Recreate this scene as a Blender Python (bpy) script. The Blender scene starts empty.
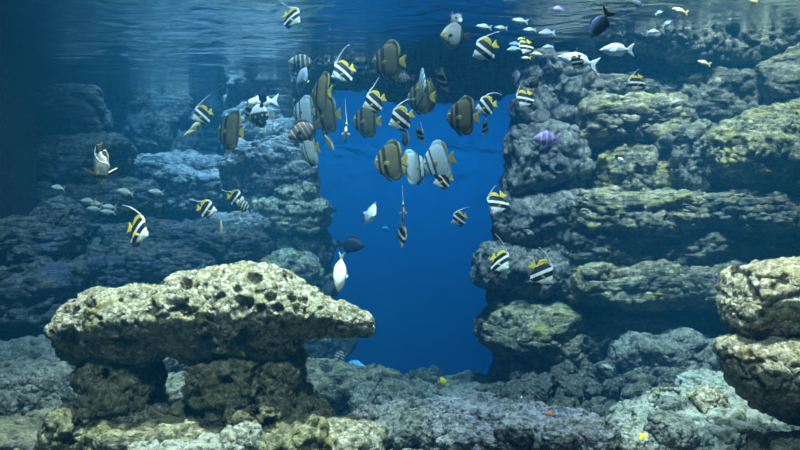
import bpy, bmesh, math, random
import numpy as np
from mathutils import Vector, Matrix

F = 778.0            # focal length in pixels of the 800 px wide frame
CX, CY = 400.0, 225.0
SURF = 2.4           # water surface above the lens
scene = bpy.context.scene
COL = scene.collection
rad = math.radians

def at(px, py, Y):
    return Vector(((px - CX) / F * Y, Y, -(py - CY) / F * Y))

# ------------------------------------------------------------ numpy noise
def _hash(ix, iy, iz, seed):
    h = (ix.astype(np.uint32) * np.uint32(374761393) + iy.astype(np.uint32) * np.uint32(668265263)
         + iz.astype(np.uint32) * np.uint32(2147483647) + np.uint32((seed * 974634777 + 12345) & 0xffffffff))
    h = (h ^ (h >> np.uint32(13))) * np.uint32(1274126177)
    h = (h ^ (h >> np.uint32(15))) * np.uint32(2246822519)
    return h ^ (h >> np.uint32(16))

def _u(h, k=0):
    h = (h + np.uint32(k * 2654435761 & 0xffffffff)) * np.uint32(2246822519)
    h = h ^ (h >> np.uint32(13))
    return (h & np.uint32(0xffffff)).astype(np.float64) / 16777216.0

def vnoise(P, seed=0):
    """gradient noise, about -1..1"""
    i = np.floor(P).astype(np.int64); f = P - i
    w = f * f * f * (f * (f * 6 - 15) + 10)
    out = 0.0
    for dx in (0, 1):
        for dy in (0, 1):
            for dz in (0, 1):
                h = _hash(i[:, 0] + dx, i[:, 1] + dy, i[:, 2] + dz, seed)
                g = (_u(h, 1) * 2 - 1) * (f[:, 0] - dx) + (_u(h, 2) * 2 - 1) * (f[:, 1] - dy) + (_u(h, 3) * 2 - 1) * (f[:, 2] - dz)
                wx = w[:, 0] if dx else 1 - w[:, 0]
                wy = w[:, 1] if dy else 1 - w[:, 1]
                wz = w[:, 2] if dz else 1 - w[:, 2]
                out = out + g * wx * wy * wz
    return out * 1.5

def fbm(P, seed=0, octv=4, gain=0.5):
    a, s, o = 1.0, 0.0, 0.0
    for k in range(octv):
        o = o + a * vnoise(P * (2.03 ** k) + 17.3 * k, seed + k); s += a; a *= gain
    return o / s

def ridged(P, seed=0, octv=3):
    a, s, o = 1.0, 0.0, 0.0
    for k in range(octv):
        o = o + a * (1 - 2 * np.abs(vnoise(P * (2.1 ** k) + 9.1 * k, seed + k))); s += a; a *= 0.5
    return o / s

def worley(P, seed=0):
    """distance to the nearest feature point and that point's random number, and F2"""
    i = np.floor(P).astype(np.int64)
    best = np.full(len(P), 9.0); sec = np.full(len(P), 9.0); rid = np.zeros(len(P))
    for dx in (-1, 0, 1):
        for dy in (-1, 0, 1):
            for dz in (-1, 0, 1):
                c = i + np.array([dx, dy, dz])
                h = _hash(c[:, 0], c[:, 1], c[:, 2], seed)
                q = c + np.stack([_u(h, 1), _u(h, 2), _u(h, 3)], 1)
                d = np.sqrt(((P - q) ** 2).sum(1))
                m = d < best
                sec = np.where(m, best, np.minimum(sec, d))
                rid = np.where(m, _u(h, 5), rid); best = np.where(m, d, best)
    return best, rid, sec

def sstep(a, b, x):
    t = np.clip((x - a) / (b - a), 0, 1)
    return t * t * (3 - 2 * t)

# ------------------------------------------------------------ materials
def nodemat(name):
    m = bpy.data.materials.new(name); m.use_nodes = True
    nt = m.node_tree; nt.nodes.clear()
    out = nt.nodes.new('ShaderNodeOutputMaterial')
    return m, nt, out

def N(nt, kind, **kw):
    n = nt.nodes.new(kind)
    for k, v in kw.items():
        if k in n.inputs.keys(): n.inputs[k].default_value = v
        else: setattr(n, k, v)
    return n

def ramp(nt, fac, stops, interp='LINEAR'):
    r = nt.nodes.new('ShaderNodeValToRGB'); r.color_ramp.interpolation = interp
    e = r.color_ramp.elements
    while len(e) > 1: e.remove(e[-1])
    e[0].position = stops[0][0]; e[0].color = (*stops[0][1], 1)
    for p, c in stops[1:]:
        x = e.new(p); x.color = (*c, 1)
    nt.links.new(fac, r.inputs[0])
    return r.outputs[0]

def mixc(nt, fac, a, b):
    m = nt.nodes.new('ShaderNodeMix'); m.data_type = 'RGBA'
    for s, v in ((m.inputs['Factor'], fac), (m.inputs[6], a), (m.inputs[7], b)):
        if isinstance(v, (int, float)): s.default_value = v
        elif isinstance(v, tuple): s.default_value = (*v, 1)
        else: nt.links.new(v, s)
    return m.outputs[2]

def rock_mat(name, dark, mid, light, patch=None, patch_amt=0.5, patch2=None, patch2_amt=0.5, scale=1.0, bump=1.0, lit_crust=None, lit_crust_amt=0.0, layer=0.0):
    m, nt, out = nodemat(name)
    L = nt.links.new
    geo = N(nt, 'ShaderNodeNewGeometry'); pos = geo.outputs['Position']
    def noise(s, det=6, rough=.6, dist=0.0):
        n = N(nt, 'ShaderNodeTexNoise', Scale=s * scale, Detail=det, Roughness=rough, Distortion=dist)
        L(pos, n.inputs['Vector']); return n.outputs['Fac']
    c = ramp(nt, noise(5.5, 9, .78), [(.36, dark), (.5, mid), (.63, light)])
    c2 = ramp(nt, noise(21, 7, .78), [(.36, tuple(.15 * v for v in mid)), (.5, mid), (.64, tuple(min(1, 1.8 * v) for v in light))])
    c = mixc(nt, .58, c, c2)
    if patch:
        f = ramp(nt, noise(2.6, 7, .7, .6), [(1 - patch_amt - .04, (0, 0, 0)), (1 - patch_amt + .09, (.85, .85, .85))])
        c = mixc(nt, f, c, patch)
    if patch2:
        f = ramp(nt, noise(4.7, 7, .72, .3), [(1 - patch2_amt - .03, (0, 0, 0)), (1 - patch2_amt + .07, (.8, .8, .8))])
        c = mixc(nt, f, c, patch2)
    if lit_crust:
        # pale growth on upward-facing tops; the colour also paints in light from above
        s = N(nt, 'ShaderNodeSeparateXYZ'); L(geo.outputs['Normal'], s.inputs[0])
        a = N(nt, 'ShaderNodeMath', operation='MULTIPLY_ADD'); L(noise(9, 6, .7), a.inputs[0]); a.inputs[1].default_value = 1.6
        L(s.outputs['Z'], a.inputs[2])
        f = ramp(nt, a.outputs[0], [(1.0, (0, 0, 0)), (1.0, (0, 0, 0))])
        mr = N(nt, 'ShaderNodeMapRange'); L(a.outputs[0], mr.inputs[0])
        mr.inputs[1].default_value = 1.55 - lit_crust_amt; mr.inputs[2].default_value = 2.0 - lit_crust_amt
        c = mixc(nt, mr.outputs[0], c, lit_crust)
    # dark pores
    v = N(nt, 'ShaderNodeTexVoronoi', Scale=26 * scale); L(pos, v.inputs['Vector'])
    pf = ramp(nt, v.outputs['Distance'], [(.10, (.35, .35, .35)), (.30, (1, 1, 1))])
    mm = nt.nodes.new('ShaderNodeMix'); mm.data_type = 'RGBA'; mm.blend_type = 'MULTIPLY'; mm.inputs['Factor'].default_value = .8
    L(c, mm.inputs[6]); L(pf, mm.inputs[7]); c = mm.outputs[2]
    # fine dark specks over everything; colour stands in for shade in crevices
    m3 = nt.nodes.new('ShaderNodeMix'); m3.data_type = 'RGBA'; m3.blend_type = 'MULTIPLY'; m3.inputs['Factor'].default_value = .85
    L(c, m3.inputs[6]); L(ramp(nt, noise(11, 10, .82, .4), [(.38, (.28, .28, .26)), (.50, (.85, .85, .85)), (.6, (1, 1, 1))]), m3.inputs[7]); c = m3.outputs[2]
    lay = None
    if layer:   # thin bedding lines running level through the stone
        mp = N(nt, 'ShaderNodeMapping'); mp.inputs['Scale'].default_value = (1, 1, 8); L(pos, mp.inputs['Vector'])
        ln = N(nt, 'ShaderNodeTexNoise', Scale=2.6, Detail=7, Roughness=.68, Distortion=.5); L(mp.outputs[0], ln.inputs['Vector']); lay = ln.outputs['Fac']
        m4 = nt.nodes.new('ShaderNodeMix'); m4.data_type = 'RGBA'; m4.blend_type = 'MULTIPLY'; m4.inputs['Factor'].default_value = layer
        L(c, m4.inputs[6]); L(ramp(nt, lay, [(.40, (.3, .31, .30)), (.52, (1, 1, 1)), (.66, (1, 1, 1))]), m4.inputs[7]); c = m4.outputs[2]
    b = N(nt, 'ShaderNodeBsdfPrincipled', Roughness=.92); b.inputs['Specular IOR Level'].default_value = .15
    L(c, b.inputs['Base Color'])
    b1 = N(nt, 'ShaderNodeBump', Strength=.9 * bump, Distance=.05); L(noise(16, 8, .7), b1.inputs['Height'])
    b2 = N(nt, 'ShaderNodeBump', Strength=.8 * bump, Distance=.02); L(noise(60, 6, .7), b2.inputs['Height']); L(b1.outputs[0], b2.inputs['Normal'])
    b3 = N(nt, 'ShaderNodeBump', Strength=.6 * bump, Distance=.03); L(pf, b3.inputs['Height']); L(b2.outputs[0], b3.inputs['Normal'])
    if lay:
        b4 = N(nt, 'ShaderNodeBump', Strength=1, Distance=.10 * layer); L(lay, b4.inputs['Height']); L(b3.outputs[0], b4.inputs['Normal']); b3 = b4
    L(b3.outputs[0], b.inputs['Normal'])
    L(b.outputs[0], out.inputs['Surface'])
    return m

# ------------------------------------------------------------ object helpers
def tag(o, label=None, cat=None, group=None, kind=None):
    if label: o['label'] = label
    if cat: o['category'] = cat
    if group: o['group'] = group
    if kind: o['kind'] = kind
    return o

def mesh_np(name, V, Fc, mat=None, smooth=True):
    me = bpy.data.meshes.new(name)
    V = np.asarray(V, dtype=np.float32); Fc = np.asarray(Fc, dtype=np.int32)
    k = Fc.shape[1]
    me.vertices.add(len(V)); me.vertices.foreach_set('co', V.ravel())
    me.loops.add(Fc.size); me.loops.foreach_set('vertex_index', Fc.ravel())
    me.polygons.add(len(Fc)); me.polygons.foreach_set('loop_start', np.arange(0, Fc.size, k, dtype=np.int32))
    me.polygons.foreach_set('loop_total', np.full(len(Fc), k, dtype=np.int32))
    me.update(calc_edges=True)
    me.polygons.foreach_set('use_smooth', np.full(len(Fc), smooth))
    if mat: me.materials.append(mat)
    return me

def link(name, me, loc=(0, 0, 0), parent=None):
    o = bpy.data.objects.new(name, me); COL.objects.link(o)
    o.location = loc
    if parent: o.parent = parent
    return o

def vnormals(V, Fc):
    a, b, c = V[Fc[:, 0]], V[Fc[:, 1]], V[Fc[:, 2]]
    n = np.cross(b - a, c - a) if Fc.shape[1] == 3 else np.cross(V[Fc[:, 2]] - a, V[Fc[:, 3]] - b)
    out = np.zeros_like(V)
    for k in range(Fc.shape[1]):
        for ax in range(3):
            out[:, ax] += np.bincount(Fc[:, k], weights=n[:, ax], minlength=len(V))
    l = np.linalg.norm(out, axis=1, keepdims=True)
    return out / np.maximum(l, 1e-9)

_ico = {}
def ico(level):
    if level not in _ico:
        bm = bmesh.new(); bmesh.ops.create_icosphere(bm, subdivisions=level, radius=1)
        bm.verts.ensure_lookup_table()
        V = np.array([v.co[:] for v in bm.verts]); Fc = np.array([[v.index for v in f.verts] for f in bm.faces]); bm.free()
        _ico[level] = (V / np.linalg.norm(V, axis=1, keepdims=True), Fc)
    return _ico[level]

def weather(V, Fc, size, seed, rough=1.0, strata=0.0, sfreq=7.0, pits=0.0, pit_size=.13, warp=1.0):
    """turn a smooth body into stone: big warps, bedding planes, ridges, holes and grit"""
    V = V.copy()
    q = V / size
    w = np.stack([fbm(q * 1.15 + 31 * k, seed + 50 * k, 3) for k in range(3)], 1)
    V += w * size * np.array([.30, .24, .22]) * warp * rough
    w = np.stack([fbm(q * 3.1 + 13 * k, seed + 150 * k, 2) for k in range(3)], 1)
    V += w * size * .10 * warp * rough
    n = vnormals(V, Fc)
    d = size * .10 * rough * fbm(V * 2.6 / size, seed + 7, 4)
    d += size * .035 * rough * ridged(V * 5.0 / size, seed + 9, 3)
    # broken faces and cracks
    Vw = V * np.array([1.7, 1.7, 2.6]) / size + .35 * np.stack([vnoise(V * 3 / size, seed + 70 + k) for k in range(3)], 1)
    b, r, s2 = worley(Vw, seed + 33)
    d += size * rough * (.075 * (r - .5) * sstep(0, .12, s2 - b) - .035 * (1 - sstep(0, .09, s2 - b)))
    if strata:
        zz = V[:, 2] * sfreq + 2.6 * fbm(V * np.array([.8, .8, .6]) + seed * .37, seed + 3, 4) + seed * .618
        fr = zz - np.floor(zz)
        lay = _u(_hash(np.floor(zz).astype(np.int64), np.zeros(len(V), int), np.zeros(len(V), int), seed)) - .5
        groove = sstep(0, .16, fr) * sstep(0, .22, 1 - fr)
        flat = 1 - np.abs(n[:, 2]) ** 2
        br = np.clip(fbm(V * 1.7, seed + 21, 3) * 3 + .55, .1, 1)
        d += strata * flat * ((groove - 1) * .7 + lay * .7) * br
    V = V + n * d[:, None]
    n = vnormals(V, Fc)
    d = .024 * rough * ridged(V * 7, seed + 11, 4) + .026 * rough * fbm(V * 17, seed + 13, 4, .62)
    # crumbly knobs
    b, r, s2 = worley(V * 11 + 3.7, seed + 14)
    d += .020 * rough * (.5 - np.minimum(b, 1)) * np.clip(fbm(V * 2.2, seed + 30, 2) * 2 + .5, 0, 1)
    if pits:
        Vp = V / pit_size + .25 * np.stack([vnoise(V * 14 + 5 * k, seed + 60 + k) for k in range(3)], 1)
        b, r, s2 = worley(Vp, seed + 15)
        rr = .30 + .22 * r
        d -= pits * (r > .55) * (1 - sstep(rr * .45, rr, b))
        b, r, s2 = worley(V / (pit_size * .38), seed + 16)
        d -= pits * .35 * (r > .6) * (1 - sstep(.18, .42, b))
    return V + n * d[:, None]

def carve(V, Fc, holes):
    """round hollows worn into the near face: (px, py, radius in px), aimed from where they show"""
    if not holes: return V
    n = vnormals(V, Fc); V = V.copy()
    px = CX + V[:, 0] / V[:, 1] * F; py = CY - V[:, 2] / V[:, 1] * F
    near = n[:, 1] < .25
    wob = 1 + .25 * vnoise(V * 22, 5)
    for hx, hy, r in holes:
        d = np.hypot(px - hx, (py - hy) * 1.25) / (r * wob)
        m = near & (d < 1.3)
        if not m.any(): continue
        dep = r / F * V[m, 1] * 1.9 * (1 - sstep(.5, 1.12, d[m]))
        V[m, 1] += dep * .8; V[m, 2] -= dep * .45 * (n[m, 2] > .2)
    return V

def finish_rock(name, label, V, Fc, mat, cat, group=None, kind=None):
    lo, hi = V.min(0), V.max(0)
    loc = np.array([(lo[0] + hi[0]) / 2, (lo[1] + hi[1]) / 2, lo[2]])
    me = mesh_np(name, V - loc, Fc, mat)
    o = link(name, me, tuple(float(x) for x in loc))
    return tag(o, label, cat, group, kind)

def boulder(name, label, box, Y, mat, hd=None, n=3.2, seed=None, cat='rock', group=None, tilt=0, level=None, holes=None, **kw):
    x0, y0, x1, y1 = box
    c = at((x0 + x1) / 2, (y0 + y1) / 2, Y)
    hx, hz = (x1 - x0) / 2 / F * Y, (y1 - y0) / 2 / F * Y
    if hd is None: hd = .5 * (hx + hz) + .1
    if seed is None: seed = int(x0 * 7 + y0 * 13 + x1) % 9973
    big = max(x1 - x0, y1 - y0)
    if level is None: level = 7 if big > 130 else 6 if big > 34 else 5 if big > 14 else 4
    D, Fc = ico(level)
    r = (np.abs(D) ** n).sum(1) ** (-1 / n)
    V = D * r[:, None] * np.array([hx * 1.05, hd, hz * 1.05])
    if tilt:
        a = rad(tilt); ca, sa = math.cos(a), math.sin(a)
        V = np.stack([V[:, 0] * ca - V[:, 2] * sa, V[:, 1], V[:, 0] * sa + V[:, 2] * ca], 1)
    V += np.array(c)
    size = (hx * hz * hd) ** (1 / 3) * 2 if hz > 0 else .2
    size = min(size, 2.6 * min(hx, hz))
    V = carve(weather(V, Fc, size, seed, **kw), Fc, holes)
    return finish_rock(name, label, V, Fc, mat, cat, group)

def loft_rock(name, label, top, bot, Y, mat, hd, nx=300, nr=180, pw=2.6, seed=1, cat='rock', ycurve=None, under=0.0, holes=None, **kw):
    """a stone whose outline follows top and bottom edges, with a full rounded cross-section at every x"""
    tx, ty = zip(*top); bx_, by = zip(*bot)
    x0, x1 = min(tx[0], bx_[0]), max(tx[-1], bx_[-1])
    s = np.linspace(-1, 1, nx); xs = (x0 + x1) / 2 + (x1 - x0) / 2 * np.sin(s * math.pi / 2)
    T = np.interp(xs, tx, ty); B = np.interp(xs, bx_, by)
    k = np.ones(7) / 7
    T = np.convolve(np.pad(T, 3, 'edge'), k, 'valid'); B = np.convolve(np.pad(B, 3, 'edge'), k, 'valid')
    endf = np.clip(1 - np.abs(s) ** 8, 0, 1) ** .5
    mid = (T + B) / 2; h = (B - T) / 2 * endf
    hdx = np.interp(xs, *zip(*hd)) if isinstance(hd, list) else np.full(nx, hd)
    th = np.linspace(0, 2 * math.pi, nr, endpoint=False)
    ct, st = np.cos(th), np.sin(th)
    cs = np.sign(ct) * np.abs(ct) ** (2 / pw); ss = np.sign(st) * np.abs(st) ** (2 / pw)
    yc = np.interp(xs, *zip(*ycurve)) if ycurve else np.zeros(nx)
    X = np.repeat(((xs - CX) / F * Y)[:, None], nr, 1)
    Yv = Y + yc[:, None] + (hdx * np.clip(h / (np.max(h) * .5), .12, 1))[:, None] * cs[None, :] * endf[:, None] * (1 - under * np.clip(-ss + .25, 0, 1))[None, :]
    Z = -(mid[:, None] - h[:, None] * ss[None, :] - CY) / F * Y
    V = np.stack([X, Yv, Z], 2).reshape(-1, 3)
    V = np.vstack([V, [X[0, 0], Y + yc[0], -(mid[0] - CY) / F * Y], [X[-1, 0], Y + yc[-1], -(mid[-1] - CY) / F * Y]])
    q = []
    i, j = np.meshgrid(np.arange(nx - 1), np.arange(nr), indexing='ij')
    j2 = (j + 1) % nr
    a, b, c, d = i * nr + j, (i + 1) * nr + j, (i + 1) * nr + j2, i * nr + j2
    quads = np.stack([a, b, c, d], 2).reshape(-1, 4)
    tri = np.vstack([quads[:, [0, 1, 2]], quads[:, [0, 2, 3]]])
    jj = np.arange(nr); e0, e1 = len(V) - 2, len(V) - 1
    cap0 = np.stack([np.full(nr, e0), jj, (jj + 1) % nr], 1)
    cap1 = np.stack([np.full(nr, e1), (nx - 1) * nr + (jj + 1) % nr, (nx - 1) * nr + jj], 1)
    Fc = np.vstack([tri, cap0, cap1])
    if (vnormals(V, Fc)[:, 2] * (V[:, 2] - V[:, 2].mean())).sum() < 0: Fc = Fc[:, ::-1].copy()
    size = kw.pop('size', .5)
    V = carve(weather(V, Fc, size, seed, **kw), Fc, holes)
    return finish_rock(name, label, V, Fc, mat, cat)

def cliff(name, path, z0, z1, mat, thick=.8, nx=340, nz=260, seed=5, amp=.35, strata=.16, sfreq=3.2):
    """a standing rock face along a path of (x, y) points: thick wall, its face weathered"""
    path = np.array(path, float)
    L = np.r_[0, np.cumsum(np.linalg.norm(np.diff(path, axis=0), axis=1))]
    s = np.linspace(0, L[-1], nx)
    X = np.interp(s, L, path[:, 0]); Yv = np.interp(s, L, path[:, 1])
    tx, ty = np.gradient(X), np.gradient(Yv); l = np.hypot(tx, ty); nxv, nyv = ty / l, -tx / l
    zs = np.linspace(z0, z1, nz)
    XX, ZZ = np.meshgrid(X, zs, indexing='ij'); YY = np.repeat(Yv[:, None], nz, 1)
    V = np.stack([XX, YY, ZZ], 2).reshape(-1, 3)
    nn = np.stack([np.repeat(nxv, nz), np.repeat(nyv, nz), np.zeros(nx * nz)], 1)
    w = fbm(V * np.array([.55, .55, 1.2]), seed, 4) * amp * 1.6
    zz = V[:, 2] * sfreq + 1.3 * fbm(V * np.array([.35, .35, .3]), seed + 3, 3)
    fr = zz - np.floor(zz)
    lay = _u(_hash(np.floor(zz).astype(np.int64), np.floor(V[:, 0] * .8 + .7 * vnoise(V, seed + 8)).astype(np.int64), np.zeros(len(V), int), seed)) - .5
    groove = sstep(0, .2, fr) * sstep(0, .25, 1 - fr)
    w += strata * ((groove - 1) + 1.6 * lay)
    w += .05 * ridged(V * 4, seed + 5, 3) + .03 * fbm(V * 11, seed + 6, 4)
    b, r, s2 = worley(V * 1.9 + .3 * np.stack([vnoise(V * 2, 3 + k) for k in range(3)], 1), seed + 15)
    w += .16 * (np.minimum(s2 - b, .25) / .25 - .7) + .12 * (r - .5)
    Vf = V + nn * w[:, None]
    Vb = V - nn * thick
    VV = np.vstack([Vf, Vb])
    i, j = np.meshgrid(np.arange(nx - 1), np.arange(nz - 1), indexing='ij')
    a, b2, c, d = i * nz + j, (i + 1) * nz + j, (i + 1) * nz + j + 1, i * nz + j + 1
    front = np.stack([a, b2, c, d], 2).reshape(-1, 4)
    o = nx * nz
    back = front[:, ::-1] + o
    k = np.arange(nz - 1); kk = np.arange(nx - 1)
    e = (nx - 1) * nz
    side0 = np.stack([k, k + 1, k + 1 + o, k + o], 1); side1 = np.stack([e + k, e + k + o, e + k + 1 + o, e + k + 1], 1)
    bot = np.stack([kk * nz, kk * nz + o, (kk + 1) * nz + o, (kk + 1) * nz], 1)
    t = nz - 1
    topf = np.stack([kk * nz + t, (kk + 1) * nz + t, (kk + 1) * nz + t + o, kk * nz + t + o], 1)
    me = mesh_np(name, VV, np.vstack([front, back, side0, side1, bot, topf]), mat)
    return tag(link(name, me), kind='structure')
# ------------------------------------------------------------ rock kinds
M_FORE = rock_mat('rock_olive', (.07, .066, .035), (.30, .285, .18), (.72, .69, .52), patch=(.32, .29, .10), patch_amt=.44, patch2=(.56, .54, .40), patch2_amt=.42, scale=1.5)
M_SUPP = rock_mat('rock_brown_olive', (.07, .07, .04), (.21, .20, .115), (.42, .39, .24), patch=(.28, .26, .10), patch_amt=.42, scale=1.5)
M_TAN = rock_mat('rock_tan', (.16, .13, .08), (.46, .39, .25), (.76, .67, .48), patch=(.48, .41, .15), patch_amt=.42, patch2=(.72, .66, .54), patch2_amt=.42, scale=1.5)
M_CLIFF = rock_mat('rock_grey_ochre', (.06, .065, .055), (.17, .17, .14), (.34, .33, .27), patch=(.40, .35, .12), patch_amt=.43, patch2=(.13, .125, .12), patch2_amt=.5, lit_crust=(.36, .34, .22), lit_crust_amt=.2, layer=0.8)
M_PILLAR = rock_mat('rock_slate', (.035, .04, .04), (.12, .125, .115), (.27, .275, .25), patch=(.18, .17, .14), patch_amt=.42, lit_crust=(.26, .27, .22), lit_crust_amt=.1)
M_YEL = rock_mat('rock_yellow_algae', (.07, .068, .045), (.19, .18, .13), (.38, .36, .25), patch=(.50, .43, .12), patch_amt=.45, lit_crust=(.44, .42, .24), lit_crust_amt=.15, layer=0.7)
M_LEFT = rock_mat('rock_blue_grey', (.04, .045, .05), (.20, .205, .21), (.48, .48, .47), patch=(.17, .17, .30), patch_amt=.42, patch2=(.20, .195, .12), patch2_amt=.43, lit_crust=(.34, .36, .40), lit_crust_amt=.12, layer=0.6)
M_WALL = rock_mat('rock_wall_coralline', (.04, .045, .05), (.11, .115, .12), (.25, .255, .25), patch=(.10, .12, .26), patch_amt=.43, patch2=(.17, .17, .09), patch2_amt=.44, layer=0.9)
M_RWALL = rock_mat('rock_wall_grey', (.04, .045, .04), (.13, .13, .11), (.28, .275, .22), patch=(.25, .23, .10), patch_amt=.41, patch2=(.11, .11, .115), patch2_amt=.45, lit_crust=(.28, .27, .18), lit_crust_amt=.15, layer=0.9)
M_PALE = rock_mat('rock_pale', (.09, .095, .08), (.24, .25, .21), (.46, .47, .39), patch=(.27, .27, .15), patch_amt=.44, lit_crust=(.42, .43, .36), lit_crust_amt=.15)
M_RUB = rock_mat('rubble_grey', (.035, .04, .035), (.13, .135, .12), (.34, .34, .30), patch=(.20, .19, .11), patch_amt=.43, lit_crust=(.26, .27, .23), lit_crust_amt=.10, scale=1.3)
M_RUBD = rock_mat('rubble_dark', (.015, .018, .016), (.065, .07, .06), (.24, .24, .20), patch=(.15, .14, .08), patch_amt=.43, scale=1.6)
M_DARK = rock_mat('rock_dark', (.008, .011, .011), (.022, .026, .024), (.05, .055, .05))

# ------------------------------------------------------------ water
def water_surface_mat():
    m, nt, out = nodemat('water_surface'); L = nt.links.new
    tc = N(nt, 'ShaderNodeNewGeometry')
    mp = N(nt, 'ShaderNodeMapping'); mp.inputs['Scale'].default_value = (.55, 1.0, 1); L(tc.outputs['Position'], mp.inputs['Vector'])
    n1 = N(nt, 'ShaderNodeTexNoise', Scale=1.9, Detail=3, Roughness=.5, Distortion=.8); L(mp.outputs[0], n1.inputs['Vector'])
    n2 = N(nt, 'ShaderNodeTexNoise', Scale=7.5, Detail=4, Roughness=.55, Distortion=.6); L(mp.outputs[0], n2.inputs['Vector'])
    b1 = N(nt, 'ShaderNodeBump', Strength=1, Distance=.075); L(n1.outputs['Fac'], b1.inputs['Height'])
    b2 = N(nt, 'ShaderNodeBump', Strength=1, Distance=.016); L(n2.outputs['Fac'], b2.inputs['Height']); L(b1.outputs[0], b2.inputs['Normal'])
    lw = N(nt, 'ShaderNodeLayerWeight', Blend=.5); L(b2.outputs[0], lw.inputs['Normal'])
    # past the critical angle the surface is a mirror from below, near the vertical it lets the light through
    mr = N(nt, 'ShaderNodeMapRange'); L(lw.outputs['Facing'], mr.inputs[0]); mr.inputs[1].default_value = .30; mr.inputs[2].default_value = .42
    g = N(nt, 'ShaderNodeBsdfGlossy', Roughness=.06, Color=(.92, .97, 1, 1)); L(b2.outputs[0], g.inputs['Normal'])
    t = N(nt, 'ShaderNodeBsdfTransparent')
    mx = N(nt, 'ShaderNodeMixShader'); L(mr.outputs[0], mx.inputs[0]); L(t.outputs[0], mx.inputs[1]); L(g.outputs[0], mx.inputs[2])
    L(mx.outputs[0], out.inputs['Surface'])
    return m

def slab(name, x0, x1, y0, y1, z0, z1, mat, kind='structure'):
    V = [(x, y, z) for x in (x0, x1) for y in (y0, y1) for z in (z0, z1)]
    Fc = [(0, 1, 3, 2), (4, 6, 7, 5), (0, 4, 5, 1), (2, 3, 7, 6), (0, 2, 6, 4), (1, 5, 7, 3)]
    return tag(link(name, mesh_np(name, V, Fc, mat, False)), kind=kind)

ws = mesh_np('water_surface', [(-12, .6, 0), (12, .6, 0), (12, 23.8, 0), (-12, 23.8, 0)], [(0, 1, 2, 3)], water_surface_mat(), False)
tag(link('water_surface', ws, (0, 0, SURF)), 'rippled underside of the water surface mirroring rocks and blue water', kind='structure')

def water_vol():
    m, nt, out = nodemat('sea_water'); L = nt.links.new
    a = N(nt, 'ShaderNodeVolumeAbsorption', Color=(.03, .57, .80, 1), Density=VOL_ABS)
    s = N(nt, 'ShaderNodeVolumeScatter', Color=(.06, .50, 1, 1), Density=VOL_SCT, Anisotropy=.25)
    ad = N(nt, 'ShaderNodeAddShader'); L(a.outputs[0], ad.inputs[0]); L(s.outputs[0], ad.inputs[1]); L(ad.outputs[0], out.inputs['Volume'])
    return m
VOL_ABS, VOL_SCT = .085, .0175
slab('water', -11.5, 11.5, -.5, 23.5, -7, SURF + .05, water_vol(), 'stuff')['label'] = 'hazy blue sea water filling the whole aquarium tank'

def blue_wall():
    m, nt, out = nodemat('deep_blue_backing'); L = nt.links.new
    b = N(nt, 'ShaderNodeBsdfPrincipled', Roughness=.8); b.inputs['Specular IOR Level'].default_value = .1
    g = N(nt, 'ShaderNodeNewGeometry'); n = N(nt, 'ShaderNodeTexNoise', Scale=.35, Detail=3); L(g.outputs['Position'], n.inputs['Vector'])
    L(ramp(nt, n.outputs['Fac'], [(.3, (.002, .115, .285)), (.7, (.002, .14, .33))]), b.inputs['Base Color'])
    L(b.outputs[0], out.inputs['Surface']); return m
slab('wall_back', -11, 11, 23, 23.4, -7, 5, blue_wall())

# black tank side that closes the picture where the left rocks end
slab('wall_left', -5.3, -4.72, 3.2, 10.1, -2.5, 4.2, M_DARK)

# ------------------------------------------------------------ floor
def floor_shape(V):
    V = V.copy(); V[:, 2] = -1.80 - .087 * (V[:, 1] - 5)
    d = .14 * fbm(V * .8, 3, 3) + .05 * ridged(V * 2.1, 5, 3)
    b, r, s2 = worley(V * np.array([2.6, 2.6, 0]) + .5 * np.stack([vnoise(V * 3, 9 + k) for k in range(3)], 1), 8)
    d += .15 * (np.minimum(s2 - b, .3) / .3) * (r - .15)
    b, r, s2 = worley(V * np.array([8, 8, 0]) + .3 * vnoise(V * 9, 4)[:, None], 18)
    d += .07 * (1 - b) * r + .015 * fbm(V * 15, 4, 3)
    V[:, 2] += d
    V[:, 2] -= 4.5 * sstep(11.9, 12.5, V[:, 1] + .3 * vnoise(V * .9, 77))
    return V
def floor_z(x, y): return float(floor_shape(np.array([[x, y, 0.0]]))[0, 2])
def build_floor():
    nx, ny = 560, 420
    xs = np.linspace(-7.5, 8, nx); ys = np.linspace(3.4, 12.6, ny)
    XX, YY = np.meshgrid(xs, ys, indexing='ij')
    V = floor_shape(np.stack([XX, YY, XX * 0], 2).reshape(-1, 3))
    i, j = np.meshgrid(np.arange(nx - 1), np.arange(ny - 1), indexing='ij')
    Fc = np.stack([i * ny + j, (i + 1) * ny + j, (i + 1) * ny + j + 1, i * ny + j + 1], 2).reshape(-1, 4)
    return tag(link('floor', mesh_np('floor', V, Fc, M_RUB)), kind='structure')
build_floor()
slab('floor_deep', -11, 11, 12.4, 23.2, -7, -6.7, M_RUB)

# ------------------------------------------------------------ rock faces behind the boulders
cliff('wall_left_rock', [(-8.2, 11.6), (-6.2, 14.2), (-4.2, 15.6), (-2.9, 15.2), (-2.35, 13.4), (-2.25, 12.5)], -3.2, 2.7, M_WALL, seed=5, amp=.32, thick=.5)
cliff('wall_left_low_rock', [(-6.2, 9.7), (-4.6, 9.9), (-3.0, 10.7), (-2.1, 11.2), (-1.35, 11.7)], -2.9, .02, M_WALL, seed=25, amp=.20, strata=.13, sfreq=5.5, nx=380, nz=200)
cliff('wall_right_rock', [(2.3, 13.4), (2.1, 12.0), (2.6, 11.6), (4.2, 11.0), (6.0, 10.2), (7.6, 9.2)], -3.2, 2.7, M_RWALL, seed=9, amp=.30, strata=.22, sfreq=2.3)

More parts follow.
